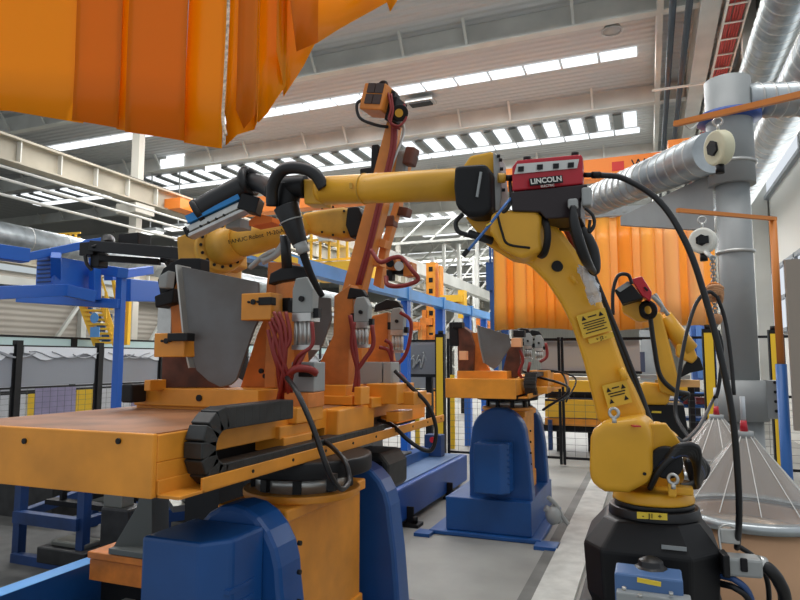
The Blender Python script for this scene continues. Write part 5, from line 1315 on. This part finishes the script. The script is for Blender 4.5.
# slatted posts under it
b = MB()
for px in (417, 430, 438, 452): p = at(px, 400, D=11.5); b.b2(p.x-.04, p.x+.04, p.y, p.y+.05, 0, at(px, 375, D=11.5).z)
tag(b.build('yellow_stakes', SAF), 'row of thin yellow uprights behind the fence by the far worktable', 'rail')
yl = machine('yellow_conveyor', 'yellow box section conveyor behind the middle fence', 'conveyor', [
    (548, 600, 381, 392, 11, .5, YS), (545, 680, 401, 419, 10.6, .6, YS), (545, 660, 393, 399, 11, .4, BLK), (545, 640, 377, 380, 11.5, .4, WHT), (545, 610, 419, 426, 10.8, .5, ORG), (540, 690, 427, 434, 10.8, .5, BLK), (600, 690, 384, 392, 11.2, .4, YS), (560, 680, 399, 401, 10.8, .5, BLD), (548, 552, 420, 450, 10.8, .1, BLD), (610, 614, 420, 450, 10.8, .1, BLD)])
yl.location.z = yl.location.z
prk = machine('parts_rack', 'blue and grey machine behind the fence under the far curtain', 'machine', [(594, 640, 344, 352, 13, .5, SIL), (598, 645, 352, 372, 13, .6, mat('rack_navy', (54, 62, 84), .5)), (640, 660, 330, 380, 14, .6, GRY), (600, 640, 340, 345, 13, .5, WHT)])
machine('machine_cabinet', 'blue cabinet standing under the right end of the far curtain', 'cabinet', [(692, 716, 324, 380, 13, .6, mat('cabinet_blue', (56, 96, 160), .5)), (697, 703, 326, 378, 12.9, .05, mat('cabinet_blue_pale', (80, 120, 180), .5))])
MB().ball(at(629, 350, D=12.85), .055).build('spark', emis('arc_glow', (190, 220, 255), 12), prk)
br_ = thing('blue_rack', at(700, 420, D=11), 'blue shelving rack behind the small robot', 'rack'); br_.location.z = 0
b = MB()
for px in (680, 692, 710): p = at(px, 400, D=11.2); b.b2(p.x-.05, p.x+.05, p.y, p.y+.1, 0, at(px, 392, D=11.2).z)
for y in (393, 405, 418): fr(b, 680, 712, y, y+3, 11.2, .4)
b.build('rack_frame', BLU, br_)
b = MB(); fr(b, 683, 690, 396, 404, 11.3, .3); fr(b, 696, 708, 398, 404, 11.3, .3); b.build('red_bins', mat('bin_red', (170, 60, 60), .5), br_)
machine('white_cover', 'tan and white covers between robot and column in the background', 'cover', [(655, 700, 380, 387, 10.3, .2, mat('cover_tan', (214, 170, 110), .6)), (640, 690, 375, 379, 10.3, .2, SIL)])

# yellow stairs on the left
st = thing('access_stairs', at(105, 345, D=16), 'yellow access stairs with railing behind the blue frame', 'stairs'); st.location.z = 0
D = 16
b = MB()
for (a_, c_) in (((82, 304), (97, 345)), ((103, 304), (116, 345))): b.bar(at(*a_, D=D), at(*c_, D=D), .12, .16)
b.build('stringer', YS, st)
b = MB()
for k in range(9): y = 306+k*4.6; x = 83+k*1.7; b.bar(at(x, y, D=D), at(x+20, y, D=D), .22, .05)
for (a_, c_) in (((100, 275), (112, 310)), ((112, 275), (125, 312)), ((100, 275), (100, 305)), ((106, 292), (106, 318)), ((112, 275), (116, 300)), ((88, 278), (88, 305)), ((80, 270), (88, 278))): b.bar(at(*a_, D=D-.2), at(*c_, D=D-.2), .05, .05)
b.build('treads_and_rails', YS, st)
b = MB(); fr(b, 78, 92, 270, 288, D, .3); fr(b, 118, 128, 300, 345, D+.5, .1); b.build('landing', YS, st)
p = at(94, 318, D=D-.3); MB().cyl(p, p+V((0, .02, 0)), .13).box(p+V((.05, 0, -.35)), (.3, .02, .25)).build('sign', mat('sign_blue', (90, 150, 210), .5), st)
p = at(96, 330, D=D-.3); b = MB()
for px, py in ((97, 318), (101, 328), (106, 338), (88, 310), (108, 318)): b.box(at(px, py, D=D+.4), (.25, .05, .2))
b.build('blue_boxes', BLU, st)
b = MB()
for z in (0, .35, .7): b.bar(at(45, 245, D=15)+V((0, 0, z*.35)), at(80, 243, D=15)+V((0, 0, z*.35)), .04, .04)
for px in range(45, 80, 5): p = at(px, 246, D=15); b.bar(p, p+V((0, 0, .3)), .05, .05)
tag(b.build('yellow_railing', YS), 'small yellow railing above the blue frame at the left', 'railing')

# ================================================================== lower left: racks and beams
fbm = thing('floor_beam', (at(90, 564, Z=.3).x, 4, 0), 'blue floor beam running away at the lower left corner', 'beam')
zz = .3; a0 = at(0, 596, Z=zz); a1 = at(90, 564, Z=zz)
X0 = a1.x
MB().b2(X0-.12, X0+.0, 1.0, 8.5, 0, zz).build('beam', BLU, fbm); MB().b2(X0-.12, X0, 1.0, 8.5, zz, zz+.004).build('lit_top_face', BLL, fbm)  # paler top sheet: light falling on the beam, put into its colour
MB().b2(X0+.28, X0+.36, 1.0, 8.5, 0, .12).build('side_rail', SIL, fbm)
ob = thing('orange_block', at(118, 572, D=3.9), 'small orange beam end carrying a grey foot at the lower left', 'block')
b = MB(); fr(b, 89, 150, 563, 585, 3.85, .35); fr(b, 87, 150, 556, 563, 3.83, .4); b.build('beam_end', ORT, ob, bev=.005)
b = MB(); fr(b, 100, 140, 583, 640, 3.95, .2); b.build('pedestal', BLK, ob)
b = MB(); fr(b, 108, 148, 551, 557, 3.8, .3); b.prism(poly(((110, 552), (136, 508), (141, 490), (152, 488), (152, 552)), D=3.9), (0, .15, 0)); b.build('grey_foot', mat('foot_grey', (92, 96, 94), .5), ob, bev=.004)
dk = tag(MB().b2(-9.5, X0-.2, 2.0, 9.0, 0, .012).build('floor_shade_sheet', mat('sheet_shade_dark', (58, 58, 56), .6, noise=.3, scale=6)), 'dark oily deck on the floor under the long worktable, left side', 'floor deck')  # dark sheet added for the shade under the table, not a real deck
rk = thing('workpiece_rack', at(45, 560, D=5), 'dark blue low rack on the floor under the long worktable', 'rack'); rk.location.z = 0
D = 5.0; q0 = at(14, 560, D=D); q1 = at(78, 560, D=4.75)
b = MB()
for q in (q0, q1, q0+V((-.3, 1.0, 0)), q1+V((-.1, 1.0, 0))): b.b2(q.x-.035, q.x+.035, q.y, q.y+.07, 0, 1.0)
b.bar((q0.x, q0.y, .36), (q1.x, q1.y, .36), .07, .09); b.bar((q0.x, q0.y, .04), (q1.x, q1.y, .04), .07, .08); b.bar((q0.x-.3, q0.y+1, .36), (q1.x-.1, q1.y+1, .36), .07, .09)
b.bar((q0.x-.3, q0.y+1, .98), (q1.x-.1, q1.y+1, .98), .07, .07); b.bar((q0.x, q0.y, .36), (q0.x-.3, q0.y+1, .36), .07, .07); b.bar((q1.x, q1.y, .36), (q1.x-.1, q1.y+1, .36), .07, .07)
b.bar((q1.x+.05, q1.y+.4, .3), (q1.x+1.4, q1.y+2.2, .34), .1, .1)
b.build('rack_frame', BLD, rk)
b = MB(); b.bar((q0.x, q0.y+.3, .42), (q1.x, q1.y+.3, .42), .1, .04); b.bar((q0.x+.2, q0.y+.6, .42), (q1.x+.9, q1.y+.9, .42), .1, .05)
for k in range(6): b.box((q0.x+.15+k*.2, q0.y+.3+.05*k, .47), (.03, .05, .14))
b.build('supports', BLK, rk)
mp = thing('machined_parts', at(60, 520, D=5.6), 'loose metal parts lying on the rack under the worktable', 'metal parts'); mp.location.z = .44
b = MB()
for k in range(10):
    p = V((q0.x+.2+.22*k+random.uniform(-.05, .05), q0.y+.45+random.uniform(-.2, .4), .47+random.uniform(0, .1))); b.box(p, (random.uniform(.15, .5), random.uniform(.04, .1), .05), rot=Matrix.Rotation(random.uniform(-.6, .6), 4, 'Z') @ Matrix.Rotation(random.uniform(-.4, .4), 4, 'Y'))
b.build('offcuts', mat('part_grey', (120, 120, 112), .4, .5), mp)
b = MB(); b.lathe([(.05, 0), (.07, .03), (.06, .09), (.03, .1)], V((q1.x-.6, q1.y+.5, .5)), axis=(0.3, .9, .3)); b.build('bearing', ALU, mp)
mp['kind'] = 'stuff'
uo = thing('floor_unit', at(112, 556, D=4.5), 'dark upright unit just left of the grey foot under the table', 'machine'); uo.location.z = 0
b = MB(); fr(b, 99, 127, 508, 566, 4.55, .2); b.build('body', mat('dark_iron', (46, 46, 46), .5, .3, noise=.3), uo, bev=.02); b = MB(); fr(b, 103, 122, 494, 508, 4.6, .12); b.build('top_plate', MATS['part_grey'], uo, bev=.01)
for i, (x_, y_, z_, w_, d_, h_, lb) in enumerate(((q0.x+.55, q0.y+.1, .05, .5, .3, .16, 'dark box lying inside the low rack'), (q0.x-.7, q0.y-1.0, 0, .55, .6, .14, 'dark floor bracket at the far left lower edge'), (q1.x+.9, q1.y+1.4, 0, .8, .5, .3, 'dark base unit on the floor under the long table'), (q0.x-1.5, q0.y+1.6, 0, 1.4, 1.2, .45, 'dark pallet stack under the table at far left'), (q1.x+.3, q1.y+3.2, 0, 2.2, .5, .7, 'dark machine bed far under the long table'), (q0.x+.6, q0.y+1.6, 0, 1.6, .3, .75, 'dark rail stack behind the low rack'), (q0.x-.2, q0.y-.9, .0, .9, .12, .1, 'dark steel bar lying in front of the low rack'))):
    o = thing('floor_unit', (x_, y_, z_), lb, 'machine')
    MB().b2(x_-w_/2, x_+w_/2, y_-d_/2, y_+d_/2, z_, z_+h_*.75).build('body', mat('dark_iron', (46, 46, 46), .5, .3, noise=.3), o, bev=.01)
    MB().b2(x_-w_*.35, x_+w_*.35, y_-d_*.3, y_+d_*.3, z_+h_*.75, z_+h_).build('top_plate', MATS['part_grey'], o, bev=.01)

# floor beam under the table, right
fb2 = thing('base_beam', at(410, 500, Z=.2), 'wide blue floor beam running from the near positioner to the far fence', 'beam'); fb2.location.z = 0
XR2 = at(462, 483, Z=.06).x
MB().b2(XR2-.75, XR2, 3.75, 8.1, .05, .38).build('beam', mat('beam_mid_blue', (34, 82, 158), .4, noise=.1, scale=2), fb2, bev=.02)
MB().b2(XR2-.7, XR2-.06, 3.8, 8.0, .385, .39).build('top_plate', mat('top_plate_blue', (82, 110, 148), .5, noise=.1, scale=2), fb2)
b = MB()
for Y in (4.6, 5.9, 7.2): b.b2(XR2-.02, XR2+.14, Y-.08, Y+.08, 0, .03); b.box((XR2+.03, Y, .1), (.08, .02, .16)); b.cyl((XR2+.08, Y, .03), (XR2+.08, Y, .09), .03, seg=8)
b.build('floor_anchor', BLK, fb2)
bx = thing('button_box', at(431, 455, D=8), 'blue button box with red emergency button on the floor beam', 'box')
q = V((XR2-.33, 7.75, .39)); bx.location = q
MB().b2(q.x-.11, q.x+.11, q.y-.08, q.y+.08, .39, .66).build('box', BLD, bx, bev=.01); MB().cyl((q.x, q.y-.1, .6), (q.x, q.y-.08, .6), .035).build('button', RED, bx)
b = MB(); b.b2(XR2-.6, XR2-.5, 6.4, 8.0, .39, .47); b.b2(XR2-.45, XR2-.38, 6.8, 8.0, .39, .5); b.build('guides', BLU, fb2)
b = MB(); b.tube([at(548, 497, D=5.6), at(556, 505, D=5.6), at(562, 516, D=5.6), at(568, 524, D=5.6)], .02); b.tube([at(545, 508, D=5.6), at(555, 514, D=5.6), at(560, 522, D=5.6)], .03); b.ball(at(553, 515, D=5.6), .07, (1, 1, 1.2))
tag(b.build('cable_bundle', SIL), 'grey cables bunched at the foot of the far positioner', 'cable')
# grey kerb/stand beside the robot and brown panel at the right edge
mc = thing('metal_cabinet', at(800, 400, D=3.6), 'brownish grey panel cut off by the right edge of the photo', 'panel')
q = at(788, 380, D=3.6); mc.location = (q.x+.2, q.y, 0)
MB().b2(q.x+.02, q.x+.9, q.y, q.y+.04, at(790, 430, D=3.6).z, at(790, 258, D=3.6).z).build('panel', mat('panel_brown', (150, 140, 128), .6), mc)
MB().b2(q.x+.45, q.x+.5, q.y+.04, q.y+.09, 0, at(790, 258, D=3.6).z).build('support', GRY, mc)
